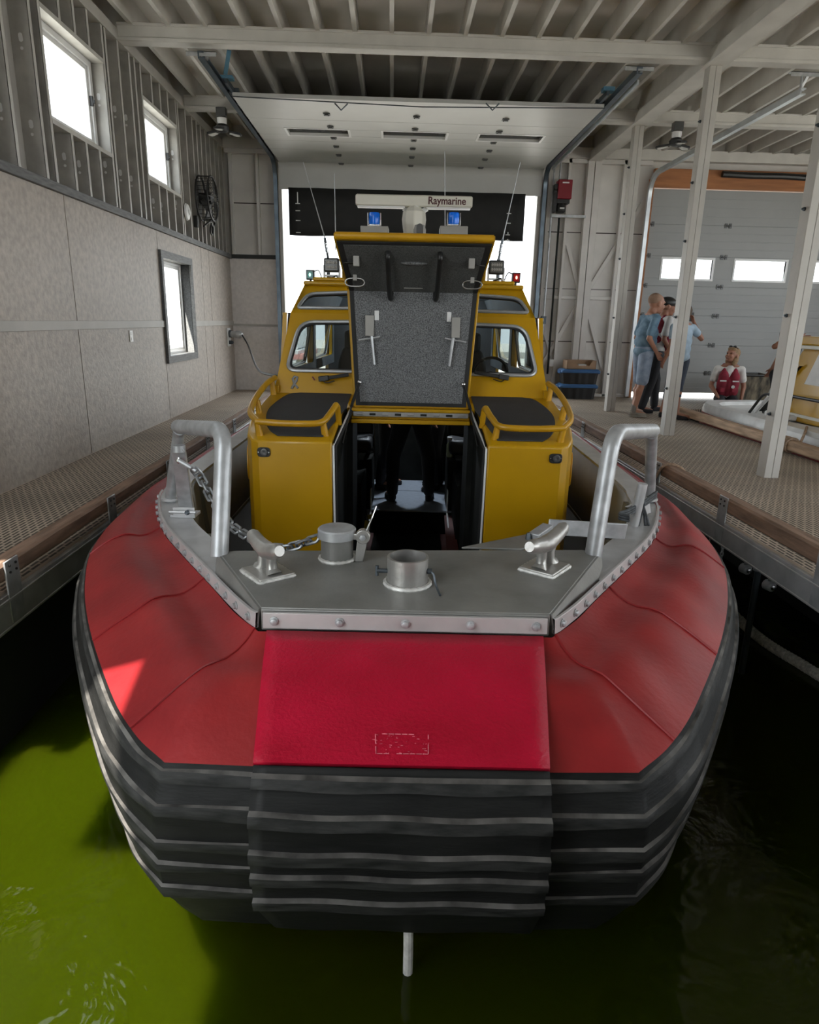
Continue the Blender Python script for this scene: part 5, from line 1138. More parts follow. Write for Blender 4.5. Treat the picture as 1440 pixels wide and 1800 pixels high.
# radar arch, boxes, beacons
m = MB(); m.box((-.62, 4.1, 2.60), (.62, 4.5, 2.64)); m.box((-.62, 4.15, 2.28), (-.55, 4.45, 2.60)); m.box((.55, 4.15, 2.28), (.62, 4.45, 2.60)); bp(m, 'equipment_arch', M_yel, bev=.01)
for s, px in ((-1, 658), (1, 798)):
    q = B(px, 408, y=4.15); m = MB(); m.box((q.x - .118, q.y, 2.64), (q.x + .118, q.y + .2, B(px, 397, y=4.15).z)); gb = bp(m, 'beacon_box', M_greybox, bev=.006)
    zt = B(px, 397, y=4.15).z; c = V(B(px, 384, y=4.2).x, 4.22, B(px, 384, y=4.2).z)
    m = MB(); m.lathe([(.0, -.048), (.044, -.046), (.048, -.03), (.048, .03), (.044, .046), (.0, .048)], c, 24, (1, 0, 0) if False else (0, 0, 1)); be = bp(m, 'blue_beacon', M_blue, gb)
    m = MB(); m.box((c.x - .058, c.y - .02, zt), (c.x - .050, c.y + .02, c.z + .045)); m.box((c.x + .050, c.y - .02, zt), (c.x + .058, c.y + .02, c.z + .045)); m.box((c.x - .05, c.y - .03, zt), (c.x + .05, c.y + .03, zt + .012)); bp(m, 'beacon_guard', M_chrome, gb, bev=.002)
rc = B(728, 385, y=4.2); zr = B(728, 352, y=4.2).z
m = MB(); m.lathe([(.0, -.13), (.085, -.125), (.098, -.06), (.105, 0), (.098, .06), (.06, .095), (.05, .11)], V(rc.x, 4.25, rc.z), 8); ra = bp(m, 'radar_pedestal', M_cream, smooth=20, bev=.008)
xa, xb = B(625, 351, y=4.2).x, B(831, 353, y=4.2).x
m = MB(); rings = []
for x in (xa, xa + .012, xb - .012, xb):
    e = .8 if x in (xa, xb) else 1; rings.append([V(x, 4.2 + dy * e, zr + dz * e) for dy, dz in ((0, -.042), (.0, .034), (.02, .044), (.08, .044), (.10, .03), (.10, -.03), (.06, -.044), (.02, -.05))])
m.loft(rings, closed=True, capends=True); sc_ = bp(m, 'radar_scanner', M_cream, smooth=25, bev=.003)
for a, c in ((xa + .015, -.09), (.09, xb - .015)):
    m = MB(); m.box((a, 4.205, zr - .062), (c, 4.26, zr - .047)); bp(m, 'scanner_underside', M_pvc, sc_, bev=.004)
m = MB(); m.beam(V(-.10, 4.25, zr - .055), V(-.05, 4.25, zr - .085), .04, .014, up=(0, 1, 0)); m.beam(V(.10, 4.25, zr - .055), V(.05, 4.25, zr - .085), .04, .014, up=(0, 1, 0)); m.cyl((0, 4.25, zr - .10), (0, 4.25, zr - .04), .05); bp(m, 'scanner_neck', M_pvc, ra)
Mx = Matrix.Translation(V((B(786, 352, y=4.2).x), 4.1985, zr - .002)) @ Matrix.Rotation(R(90), 4, 'X')
textmesh('maker_lettering', 'Raymarine', .082, Mx @ Matrix.Diagonal((.92, 1, 1, 1)), mat('maroon_letter', (.06, .008, .012), .5), sc_, bold=.022)
# camera dome below the scanner
c = B(738, 404, y=4.05); m = MB(); m.lathe([(.05, -.06), (.052, 0), (.04, .035), (.0, .05)], c, 20); cd = bp(m, 'camera_dome', M_greybox)
m = MB(); pts = [c + V(.028 * math.cos(a), -.052, .012 + .03 * math.sin(a)) for a in [math.pi * k / 10 for k in range(11)]] + [c + V(-.028, -.052, -.055), c + V(.028, -.052, -.055)]
m.prism(pts, (0, .02, 0)); bp(m, 'lens_window', M_slot, cd)
m = MB(); m.lathe([(.05, 0), (.045, .025), (.0, .035)], V(B(838, 415, y=4.2).x, 4.2, 2.64), 16); bp(m, 'gps_puck', M_pvc)

# ------------------------------------------------------------------ anchor with chain (stands on the left gunwale)
ab, at_ = B(328, 905, z=1.075), B(313, 795, y=1.0)
W = lambda p: BOAT_O + _bx * p.x + _by * p.y + Vector((0, 0, p.z))
anc = thing('anchor', 'upright galvanised anchor shank pinned to the left gunwale of the big boat', 'anchor', W(ab), -BOAT_A)
L_ = lambda mb: (setattr(mb, 'v', [v - ab for v in mb.v]), mb)[1]
m = MB(); d = (at_ - ab); side_ = d.cross(V(0, 1, 0)).normalized(); pts = [ab + side_ * -.036, ab + side_ * .036]
for k in range(9): a = math.pi * k / 8; pts.append(at_ + side_ * .031 * math.cos(a) + d.normalized() * .031 * math.sin(a))
m.prism(pts, (0, .024, 0)); L_(m).build('shank', M_galv, anc, local=True, bev=.003)
m = MB(); m.tube([at_ + V(0, .012, .0), at_ + V(0, .012, .03)], .03, n=12); m.tube([at_ + V(.005, -.012, -.035), at_ + V(.06, -.03, -.06), at_ + V(.09, -.04, -.075)], .010, n=8); L_(m).build('shackle', M_galv, anc, local=True)
m = MB(); m.lathe([(.014, 0), (.014, .01), (.008, .014)], at_ + V(.004, -.002, -.035), 8, (0, -1, 0)); L_(m).build('pin', M_chrome, anc, local=True)
m = MB(); m.box((ab.x - .07, ab.y - .03, 1.068), (ab.x + .05, ab.y + .06, 1.082)); m.box((ab.x - .055, ab.y - .03, 1.075), (ab.x + .05, ab.y - .022, 1.12)); m.cyl((ab.x - .07, ab.y - .04, 1.10), (ab.x + .06, ab.y - .04, 1.10), .007); L_(m).build('hinge_bracket', M_alu, anc, local=True, bev=.002)
m = MB(); m.lathe([(.012, 0), (.012, .012), (.007, .02)], V(ab.x + .02, ab.y - .04, 1.10), 8, (0, -1, 0)); L_(m).build('hinge_bolt', M_darksteel, anc, local=True)
path = spline([at_ + V(.08, -.035, -.07), B(352, 838, y=.98), B(374, 880, y=.92), B(404, 921, y=.84), B(438, 944, y=.70), B(475, 962, y=.585), B(510, 962, y=.555), B(540, 952, y=.545), B(560, 945, y=.53)], 14)
Lc = [0]
for a, b_ in zip(path, path[1:]): Lc.append(Lc[-1] + (b_ - a).length)
def along(t):
    for i in range(len(path) - 1):
        if Lc[i + 1] >= t: return path[i] + (path[i + 1] - path[i]) * ((t - Lc[i]) / (Lc[i + 1] - Lc[i]))
    return path[-1]
ch = thing('anchor_chain', 'galvanised chain running from the anchor shank past the left cleat to the capped post', 'chain', W(path[-1]), -BOAT_A)
m = MB(); pit = .040; n = int(Lc[-1] / pit)
for i in range(n):
    p, q = along(i * pit), along((i + 1) * pit); d = (q - p).normalized(); u = d.cross(V(0, 0, 1)); u.normalize(); w_ = d.cross(u)
    e = (u * .7 + w_ * .7) if i % 2 else (u * .7 - w_ * .7); c = (p + q) / 2; pts = []
    for k in range(16):
        a = 2 * math.pi * k / 16; pts.append(c + d * (.018 * (1 if math.cos(a) > 0 else -1) + .013 * math.cos(a)) + e * .0165 * math.sin(a))
    m.tube(pts, .0062, n=7, closed=True)
m.v = [v - path[-1] for v in m.v]; o = m.build('links', M_chain, ch, local=True)
# ------------------------------------------------------------------ small boat in the slip at the right
b2 = thing('small_rescue_boat', 'smaller red and white boat with yellow cabin behind the nearest white post', 'boat', (5.0, 6.5, 0))
M_white2 = mat('white_deck', (.62, .62, .61), .4, var=.1, vscale=8); M_red2 = mat('red_fender_band', (.30, .01, .016), .45, var=.12)
ol = [(4.06, 4.6), (4.06, 6.2), (4.06, 7.4), (4.07, 8.2), (4.14, 8.8), (4.42, 9.2), (5.0, 9.32)]
hl = spline([V(x, y, 0) for x, y in ol], 5); fullh = hl + [V(10.0 - p.x, p.y, 0) for p in hl[::-1][1:]]
def ring2(d, z):
    out = []
    for p in fullh:
        c = V(5.0, min(p.y, 6.5), 0); v = p - c; out.append(c + v * (1 - d / max(.3, v.length)) + V(0, 0, z))
    return out
m = MB(); m.loft([ring2(.10, .2), ring2(.0, .45), ring2(-.01, .80), ring2(.01, .93)]); m.build('fender_band', M_red2, b2)
m = MB(); m.loft([ring2(.01, .93), ring2(.02, 1.0), ring2(.06, 1.04), ring2(.30, 1.045), ring2(.32, 1.0)]); m.build('gunwale', M_white2, b2)
m = MB(); m._add(ring2(.3, 1.0), [tuple(range(len(fullh)))]); m.build('deck', M_white2, b2, smooth=0)
m = MB(); m.loft([ring2(.10, .2), ring2(.5, -.25)]); m.build('hull_bottom', M_red2, b2)
# cabin
m = MB(); m.prism([V(4.42, 7.42, 1.03), V(4.42, 7.42, 1.60), V(4.50, 7.27, 1.93), V(5.5, 7.27, 1.93), V(5.58, 7.42, 1.60), V(5.58, 7.42, 1.03)], (0, -2.6, 0)); cb = m.build('cabin', M_yel, b2, bev=.02)
m = MB(); m.box((4.40, 4.6, 1.84), (5.6, 7.42, 1.93)); m.build('roof_band', M_yel, b2, bev=.015)
m = MB(); m.box((4.39, 4.6, 1.80), (5.6, 7.43, 1.84)); m.build('cream_band', M_cream, b2, bev=.008)
m = MB(); m.prism([V(4.414, 7.12, 1.44), V(4.414, 6.95, 1.78), V(4.414, 5.9, 1.78), V(4.414, 5.9, 1.44)], (.006, 0, 0)); m.build('side_window', M_white2, b2)
m = MB(); m.box((4.412, 5.9, 1.30), (4.42, 6.6, 1.80)); m.build('door_edge', M_cream, b2)
m = MB(); m.box((4.40, 4.6, 1.09), (4.42, 7.42, 1.12)); m.build('coaming_strip', M_cream, b2)
textmesh('cabin_lettering', 'A', .085, Matrix.Translation(V(4.396, 6.74, 1.89)) @ Matrix.Rotation(R(-90), 4, 'Z') @ Matrix.Rotation(R(90), 4, 'X'), M_black, b2, local=True)
for o in bpy.data.objects:
    if o.name.startswith('cabin_lettering'): o.data.transform(PM[b2.name].inverted())
m = MB(); m.tube(spline([V(4.5, 6.6, 1.96), V(4.7, 6.8, 1.99), V(5.1, 6.7, 1.97)], 4), .03, n=8); m.build('roof_roll', M_black, b2)
m = MB(); m.tube(fillet([V(4.25, 7.82, 1.04), V(4.27, 7.62, 1.28), V(4.27, 7.1, 1.315), V(4.27, 6.2, 1.315)], .08, 5), .016, n=10); r_ = m.build('black_rail', M_black, b2)
m = MB(); m.tube([V(4.27, 7.06, 1.315), V(4.27, 7.10, 1.03)], .014, n=10); m.build('rail_leg', M_black, r_)
for X in (4.34, 4.44):
    m = MB(); m.beam(V(X, 7.86, 1.04), V(X + .03, 7.22, 1.64), .03, .03); m.build('screen_bar', M_pvc if X < 4.4 else M_black, b2, bev=.004)
m = MB(); m.prism([V(4.36, 7.82, 1.06), V(4.39, 7.22, 1.62), V(4.43, 7.22, 1.62), V(4.42, 7.82, 1.06)], (.004, 0, 0)); m.build('screen_panel', M_seat, b2)
m = MB(); m.box((4.3, 7.15, 1.04), (4.9, 7.6, 1.10)); m.sphere(V(4.40, 7.45, 1.14), (.10, .16, .05), 14, 8); m.build('folded_cover', M_white2, b2, bev=.02)
m = MB(); m.cyl((4.45, 7.35, 1.10), (4.55, 7.30, 1.24), .035); m.build('bollard', M_darksteel, b2)
# dark streaked bin beyond the boat
M_camo = mat('streaked_tarp', (.035, .03, .022), .7, var=.5, vscale=5, col2=(.20, .165, .11), stretch=(3, 3, 1))
t = thing('tarp_bin', 'dark streaked open bin standing on the far dock beyond the small boat', 'bin', (5.5, 10.32, ZD))
m = MB(); rg = []
for z, w_, d_ in ((.843, .20, .18), (1.32, .29, .24)): rg.append([V(5.5 - w_, 10.32 - d_, z), V(5.5 + w_, 10.32 - d_, z), V(5.5 + w_, 10.32 + d_, z), V(5.5 - w_, 10.32 + d_, z)])
m.loft(rg, closed=True); m._add(rg[0], [(3, 2, 1, 0)]); o = m.build('body', M_camo, t, smooth=0); md = o.modifiers.new('thick', 'SOLIDIFY'); md.thickness = .012
m = MB(); m.tube([p + V(0, 0, .0) for p in rg[1]], .016, n=8, closed=True); m.build('rim', M_black, t)
# coil of rope on the knotty timber, line hanging
M_rope = mat('tan_rope', (.34, .24, .17), .8, var=.3, vscale=60); M_ropew = mat('white_rope', (.58, .55, .48), .8, var=.25, vscale=50, bump=.4, bscale=80)
def rope(name, label, pts, r, m_, cat='rope', tw=0, n=8):
    P = spline(pts, n); t = thing(name, label, cat, P[0]); mb = MB()
    if not tw: mb.tube(P, r, n=8)
    else:
        L = [0]
        for a, b_ in zip(P, P[1:]): L.append(L[-1] + (b_ - a).length)
        for s in range(3):
            q = []
            for i, p in enumerate(P):
                d = (P[min(i + 1, len(P) - 1)] - P[max(0, i - 1)]).normalized(); u = d.cross(V(0, 0, 1)).normalized(); w_ = d.cross(u); a = L[i] * tw + s * 2.094
                q.append(p + (u * math.cos(a) + w_ * math.sin(a)) * r * .55)
            mb.tube(q, r * .62, n=7)
    mb.build('strands', m_, t); return t
pts = []
for k in range(40):
    a = k * .55; pts.append(V(3.89 + .062 * math.sin(a), 6.42 - k * .004, .917 + .066 * math.cos(a)))
rope('mooring_rope', 'tan rope wound around the knotty timber kerb near the small boat', pts + [V(3.99, 6.3, 1.0), V(4.2, 6.6, 1.055)], .013, M_rope, n=3)
rope('mooring_rope', 'pale cord lying over the right dock kerb beside a metal bracket plate', [V(2.075, 5.12, .80), V(2.07, 5.02, .86), V(2.08, 4.95, .96), V(2.13, 4.90, 1.0), V(2.20, 4.84, .97), V(2.24, 4.80, .86)], .011, M_rope)
rope('floating_rope', 'thick white twisted rope floating along the right side of the big boat', [V(2.53, 4.9, .012), V(2.49, 4.35, .015), V(2.475, 3.95, .02), V(2.55, 3.6, .018), V(2.62, 3.3, .015), V(2.72, 2.9, .015), V(2.8, 2.4, .015)], .033, M_ropew, tw=75, n=26)
def hang(name, label, x, y, z0, z1, r, m_, links=False):
    t = thing(name, label, 'chain' if links else 'rope', (x, y, z1)); mb = MB()
    if links:
        k = 0; z = z1
        while z > z0:
            e = V(1, 0, 0) if k % 2 else V(0, 1, 0); mb.tube([V(x, y, z) + e * .009 * math.sin(a) + V(0, 0, .017 * math.cos(a)) for a in [2 * math.pi * j / 10 for j in range(10)]], .0035, n=5, closed=True); z -= .024; k += 1
    else: mb.tube([V(x, y, z1), V(x + .004, y, (z0 + z1) / 2), V(x, y + .01, z0)], r, n=6)
    mb.build('links' if links else 'line', m_, t)
hang('hanging_chain', 'thin galvanised chain hanging from the right dock beside the bracket plate', 2.10, 3.92, .02, .70, .01, M_galv, True)
hang('short_rope', 'short pale cord dangling below the right dock bracket plate', 2.10, 4.10, .38, .70, .004, M_ropew)
def clampfit(y, x, lab):
    t = thing('pipe_clamp', lab, 'clamp', (x, y, .60), group='pipe clamps under the docks'); mb = MB()
    mb.lathe([(.022, -.03), (.03, -.025), (.03, .02), (.018, .03)], (x, y, .62), 12, (.3 if x > 0 else -.3, -1, 0)); mb.cyl((x, y, .62), (x, y, .70), .012); mb.build('body', M_galv, t)
    mb = MB(); mb.lathe([(.014, 0), (.014, .012), (.006, .014)], (x, y - .03, .62), 8, (0, -1, 0)); mb.build('bolt', M_chrome, t)
clampfit(3.68, 2.13, 'galvanised clamp under the right dock, nearer the hanging chain'); clampfit(3.42, 2.13, 'galvanised clamp under the right dock, nearer the picture edge'); clampfit(3.62, -1.68, 'galvanised clamp under the left dock beside the red fender')
t = thing('mooring_pile_pipe', 'thin upright pipe going into the water under the right dock', 'pipe', (2.14, 3.55, 0)); mb = MB(); mb.cyl((2.14, 3.55, -.4), (2.13, 3.55, .70), .018); mb.build('pipe', M_darksteel, t); mb = MB(); mb.cyl((2.13, 3.55, .66), (2.13, 3.55, .70), .028); mb.build('collar', M_galv, t)

# ------------------------------------------------------------------ people
def mk(name, rgb, **k): return mat(name, rgb, .8, var=k.pop('var', .14), vscale=k.pop('vscale', 14), bump=.2, bscale=50, **k)
SK1 = mat('skin_fair', (.36, .175, .115), .55, var=.10, vscale=12); SK2 = mat('skin_tanned', (.30, .135, .085), .55, var=.10, vscale=12)
def caps(mb, a, b, ra, rb, n=12):
    a, b = Vector(a), Vector(b); d = b - a; L = d.length
    if L < 1e-5: return mb.sphere(a, ra, n, 8)
    d /= L; P, Rr = [], []
    for i in range(5): t = math.pi / 2 * (1 - i / 4); P.append(a - d * ra * math.sin(t)); Rr.append(max(.0008, ra * math.cos(t)))
    for i in range(1, 5): t = math.pi / 2 * i / 4; P.append(b + d * rb * math.sin(t)); Rr.append(max(.0008, rb * math.cos(t)))
    P.insert(5, a.lerp(b, .5)); Rr.insert(5, (ra + rb) / 2)
    P.insert(6, b); Rr.insert(6, rb)
    return mb.tube(P, Rr, n=n)
def fuse(mb, name, m, parent, vox=.009, smooth=4, M=None):
    me = bpy.data.meshes.new(name); me.from_pydata([tuple(v) for v in mb.v], [], mb.f)
    import bmesh
    bm = bmesh.new(); bm.from_mesh(me); bmesh.ops.recalc_face_normals(bm, faces=bm.faces); bm.to_mesh(me); bm.free()
    t = bpy.data.objects.new(name + '_tmp', me); COL.objects.link(t)
    r = t.modifiers.new('r', 'REMESH'); r.mode = 'VOXEL'; r.voxel_size = vox
    s_ = t.modifiers.new('s', 'SMOOTH'); s_.iterations = smooth; s_.factor = .5
    dg = bpy.context.evaluated_depsgraph_get(); dg.update(); out = bpy.data.meshes.new_from_object(t.evaluated_get(dg))
    bpy.data.objects.remove(t); bpy.data.meshes.remove(me); out.name = name; out.materials.clear(); out.materials.append(m)
    if M is not None: out.transform(M)
    out.shade_smooth(); o = bpy.data.objects.new(name, out); COL.objects.link(o)
    if parent is not None:
        o.parent = parent
        if parent.name in PM: PM[o.name] = PM[parent.name]
    return o
def hand(mb, w, d, side, curl=.5, palm=None):
    """wrist w, direction d of the hand, side = thumb side vector; five fingers"""
    d = d.normalized(); s = (side - d * side.dot(d)).normalized(); n = d.cross(s) if palm is None else palm
    c = w + d * .045
    for k in (-1, 0, 1): caps(mb, w + s * k * .012, w + d * .078 + s * k * .021, .015, .0125, 8)
    for k, L in zip((.030, .010, -.010, -.029), (.062, .070, .066, .052)):
        a = w + d * .078 + s * k; b = a + (d * math.cos(curl * .7) + n * math.sin(curl * .7)) * L * .5; e = b + (d * math.cos(curl * 1.8) + n * math.sin(curl * 1.8)) * L * .5
        caps(mb, a, b, .0092, .0085, 8); caps(mb, b, e, .0085, .007, 8)
    a = w + d * .018 + s * .026; b = a + (d * .7 + s * .7).normalized() * .034; e = b + (d * .9 + s * .2 + n * .3).normalized() * .03
    caps(mb, a, b, .0125, .010, 8); caps(mb, b, e, .010, .008, 8)
def head(mb, c, f, up):
    """head centred on c, facing f"""
    f = f.normalized(); up = (up - f * up.dot(f)).normalized(); r = f.cross(up); Mt = Matrix((r, f, up)).transposed()
    P = lambda x, y, z: c + r * x + f * y + up * z
    mb.sphere(P(0, -.012, .025), (.076, .096, .092), 20, 14, Mt); mb.sphere(P(0, .022, -.035), (.058, .070, .075), 18, 12, Mt); mb.sphere(P(0, .055, -.085), (.032, .030, .024), 12, 8, Mt)
    caps(mb, P(0, .088, .012), P(0, .110, -.020), .009, .015, 8); caps(mb, P(-.035, .078, .028), P(.035, .078, .028), .014, .014, 8)
    caps(mb, P(-.020, .085, -.055), P(.020, .085, -.055), .010, .010, 8)
    for s in (-1, 1): mb.sphere(P(s * .080, -.012, -.008), (.012, .024, .034), 10, 8, Mt); mb.sphere(P(s * .035, .058, -.03), (.026, .028, .03), 10, 8, Mt)
    return P, Mt
def eyes(P, Mt, root, m_):
    for s in (-1, 1):
        mb = MB(); mb.sphere(P(s * .030, .086, .006), (.010, .006, .006), 8, 6, Mt); mb.build('eye', m_, root)
    mb = MB(); mb.tube([P(-.022, .093, -.054), P(0, .098, -.052), P(.022, .093, -.054)], .003, n=5); mb.build('lips', mat('lip', (.22, .08, .07), .5), root)
M_eye = mat('eye_dark', (.02, .015, .012), .2)
def figure(name, label, root, H, J, f, hf=None, skin=SK1, build=1.0, hands=((1, .5), (1, .5))):
    """J: joints in world coordinates: hipL hipR kneeL kneeR ankL ankR pelvis chest neck head shL shR elL elR wrL wrR; f = the way the chest faces"""
    t = thing(name, label, 'person', root); k = H / 1.75; g = build
    mb = MB(); c = lambda a, b, ra, rb: caps(mb, J[a], J[b], ra * k, rb * k)
    f = f.normalized(); up = Vector((0, 0, 1)); r = f.cross(up).normalized()
    for s in 'LR':
        c('hip' + s, 'knee' + s, .082 * g, .056); c('knee' + s, 'ank' + s, .056, .038)
        m_ = J['knee' + s].lerp(J['ank' + s], .3); caps(mb, m_ - f * .012 * k, J['knee' + s].lerp(J['ank' + s], .55), .058 * k, .042 * k)
        c('sh' + s, 'el' + s, .047 * g, .038); c('el' + s, 'wr' + s, .040, .026)
        tf = (J.get('toe' + s) - J['ank' + s]) if J.get('toe' + s) is not None else f * .16 * k
        caps(mb, J['ank' + s], J['ank' + s] + Vector((tf.x, tf.y, -.045 * k)), .034 * k, .03 * k)
    ax = (J['chest'] - J['pelvis'])
    for q, rx, ry, rz in ((0, .150 * g, .105 * g, .10), (.35, .140 * g, .112 * g, .12), (.7, .150 * g, .110 * g, .13), (1.0, .155, .10, .12)):
        Mt = Matrix((r, f, up)).transposed(); mb.sphere(J['pelvis'] + ax * q, Vector((rx, ry, rz)) * k, 20, 14, Mt)
    caps(mb, J['shL'], J['shR'], .052 * k, .052 * k); caps(mb, J['chest'], J['neck'], .085 * k, .055 * k); caps(mb, J['neck'], J['head'], .060 * k, .056 * k); caps(mb, J['shL'].lerp(J['neck'], .25) + Vector((0, 0, .0)), J['neck'] + Vector((0, 0, .01 * k)), .045 * k, .05 * k); caps(mb, J['shR'].lerp(J['neck'], .25), J['neck'] + Vector((0, 0, .01 * k)), .045 * k, .05 * k)
    mh = MB(); P, Mt = head(mh, Vector((0, 0, 0)), hf or f, up)
    k2 = k * 1.17; mb._add([J['head'] + v * k2 for v in mh.v], mh.f)
    for s, sg in (('L', -1), ('R', 1)):
        cu = hands[0 if s == 'L' else 1][1]; hm = MB(); d = J['hd' + s] if 'hd' + s in J else (J['wr' + s] - J['el' + s]); sd = J.get('th' + s, f)
        hand(hm, Vector((0, 0, 0)), d, sd, cu); mb._add([J['wr' + s] + v * k for v in hm.v], hm.f)
    o = fuse(mb, 'body', skin, t, vox=.0075, smooth=3, M=PM[t.name].inverted())
    PP = lambda x, y, z: J['head'] + (P(x, y, z)) * k2
    for s in (-1, 1):
        e = MB(); e.sphere(PP(s * .030, .083, .006), Vector((.011, .007, .006)) * k2, 8, 6, Mt); e.build('eye', M_eye, t)
    e = MB(); e.tube([PP(-.022, .094, -.054), PP(0, .098, -.052), PP(.022, .094, -.054)], .003 * k, n=5); e.build('lips', M_lip, t)
    return t, k, r, f, PP, Mt
M_lip = mat('lip', (.20, .07, .06), .5)
def shirt(t, J, k, f, r, m, g=1.0, sleeve=.62, low=.0, collar=True, name='shirt', flare=1.0):
    mb = MB(); ax = J['chest'] - J['pelvis']; up = Vector((0, 0, 1)); Mt = Matrix((r, f, up)).transposed()
    for q, rx, ry, rz in ((low, .166 * g * flare, .128 * g * flare, .10), (.35, .160 * g, .135 * g, .13), (.7, .168 * g, .130 * g, .13), (1.0, .17, .116, .12)): mb.sphere(J['pelvis'] + ax * q, Vector((rx, ry, rz)) * k, 20, 14, Mt)
    caps(mb, J['shL'], J['shR'], .066 * k, .066 * k); caps(mb, J['chest'], J['neck'] - Vector((0, 0, .035 * k)), .10 * k, .068 * k)
    if sleeve > 0:
        for s in 'LR': caps(mb, J['sh' + s], J['sh' + s].lerp(J['el' + s], sleeve), .063 * k, .062 * k)
    o = fuse(mb, name, m, t, vox=.010, smooth=5, M=PM[t.name].inverted())
    return o
def trousers(t, J, k, f, r, m, knee=1.0, g=1.0, name='trousers', top=.02):
    mb = MB(); up = Vector((0, 0, 1)); Mt = Matrix((r, f, up)).transposed()
    mb.sphere(J['pelvis'] + (J['chest'] - J['pelvis']) * top, Vector((.160 * g, .120 * g, .10)) * k, 20, 12, Mt)
    for s in 'LR':
        caps(mb, J['hip' + s], J['hip' + s].lerp(J['knee' + s], min(1, knee * 1.0)), .098 * k * g, (.084 if knee >= 1 else .092) * k)
        if knee > 1: caps(mb, J['knee' + s], J['knee' + s].lerp(J['ank' + s], (knee - 1)), .082 * k, .062 * k)
    return fuse(mb, name, m, t, vox=.010, smooth=4, M=PM[t.name].inverted())
def shoe(t, J, k, s, f, m, ms=None):
    a = J['ank' + s]; d = (J['toe' + s] - a); d.z = 0; d.normalize(); mb = MB(); z = J['sole' + s] if 'sole' + s in J else a.z - .075 * k; r = Vector((d.y, -d.x, 0))
    Mt = Matrix((r, d, Vector((0, 0, 1)))).transposed()
    b = Vector((a.x, a.y, z)); mb.sphere(b + d * .11 * k + Vector((0, 0, .034 * k)), Vector((.046, .085, .038)) * k, 16, 10, Mt); mb.sphere(b + d * -.005 * k + Vector((0, 0, .045 * k)), Vector((.040, .06, .05)) * k, 16, 10, Mt); caps(mb, b + Vector((0, 0, .05 * k)), b + d * .09 * k + Vector((0, 0, .045 * k)), .042 * k, .036 * k)
    o = fuse(mb, 'shoe', m, t, vox=.008, smooth=3, M=PM[t.name].inverted())
    for v in o.data.vertices:
        zz = v.co.z + PM[t.name].translation.z
        if zz < z + .006: v.co.z += (z + .006 - zz)
    sb = MB(); pts = [];
    for q in range(24):
        an = 2 * math.pi * q / 24; pts.append(b + d * (.065 * k + math.cos(an) * .125 * k) + r * (math.sin(an) * .046 * k * (1 + .12 * math.cos(an))) + Vector((0, 0, .002)))
    sb.prism(pts, (0, 0, .018 * k)); sb.build('sole', ms or m, o)
    return o
def stand(x, y, z, H, f, lean=0, spread=.09, fwd=(0, 0), arms=None, toes=None):
    k = H / 1.75; f = f.normalized(); r = f.cross(Vector((0, 0, 1))); b = Vector((x, y, z)); u = Vector((0, 0, 1)); J = {}
    q = lambda sx, fy, zz: b + (r * sx + f * fy + u * zz) * k
    J['pelvis'] = q(0, 0, .96); J['chest'] = q(0, lean * .5, 1.30); J['neck'] = q(0, lean * .8 - .01, 1.455); J['head'] = q(0, lean + .04, 1.605)
    for s, sg, fw in (('L', -1, fwd[0]), ('R', 1, fwd[1])):
        J['hip' + s] = q(sg * .085, 0, .90); J['knee' + s] = q(sg * spread, fw * .55 + .02, .50); J['ank' + s] = q(sg * (spread + .01), fw - .03, .085); J['toe' + s] = J['ank' + s] + (f * .15 + r * sg * .04) * k; J['sole' + s] = z
        J['sh' + s] = q(sg * .185, lean * .62, 1.405); J['el' + s] = q(sg * .24, lean * .4 - .04, 1.13); J['wr' + s] = q(sg * .25, lean * .3 + .06, .90)
    return J, k, r, f, q

# man in the blue shirt, seen from the side
J, k, r, f, q = stand(3.29, 8.86, .845, 1.56, V(.99, .12, 0), lean=.06, spread=.10, fwd=(.03, -.08))
J['elR'] = q(.235, -.06, 1.13); J['wrR'] = q(.20, .10, .93); J['elL'] = q(-.235, -.02, 1.13); J['wrL'] = q(-.20, .14, .95); J['head'] = q(0, .12, 1.605)
t, k, r, f, PP, Mt = figure('person', 'bald person in a blue short sleeved shirt and pale blue shorts, standing in profile', (3.29, 8.86, ZD), 1.56, J, f, hf=V(.95, .2, -.12), build=1.12)
shirt(t, J, k, f, r, mk('blue_denim_shirt', (.10, .185, .27), col2=(.17, .27, .36)), g=1.15, sleeve=.75, low=-.04, flare=.95)
trousers(t, J, k, f, r, mk('pale_denim', (.20, .26, .36), col2=(.30, .36, .46)), knee=.92, g=1.1, name='shorts')
for s in 'LR': shoe(t, J, k, s, f, mk('grey_shoe', (.22, .20, .17)), mk('grey_sole', (.30, .28, .25)))
mb = MB(); mb.sphere(PP(0, -.035, .045), Vector((.081, .088, .080)) * k * 1.17, 20, 12, Mt); mb.build('short_hair', mk('grey_stubble', (.26, .16, .11)), t)
for s in 'LR': mb = MB(); caps(mb, J['ank' + s] + V(0, 0, -.02), J['ank' + s] + V(0, 0, .05), .040 * k, .041 * k); mb.build('sock', mk('grey_sock', (.16, .15, .14)), t)
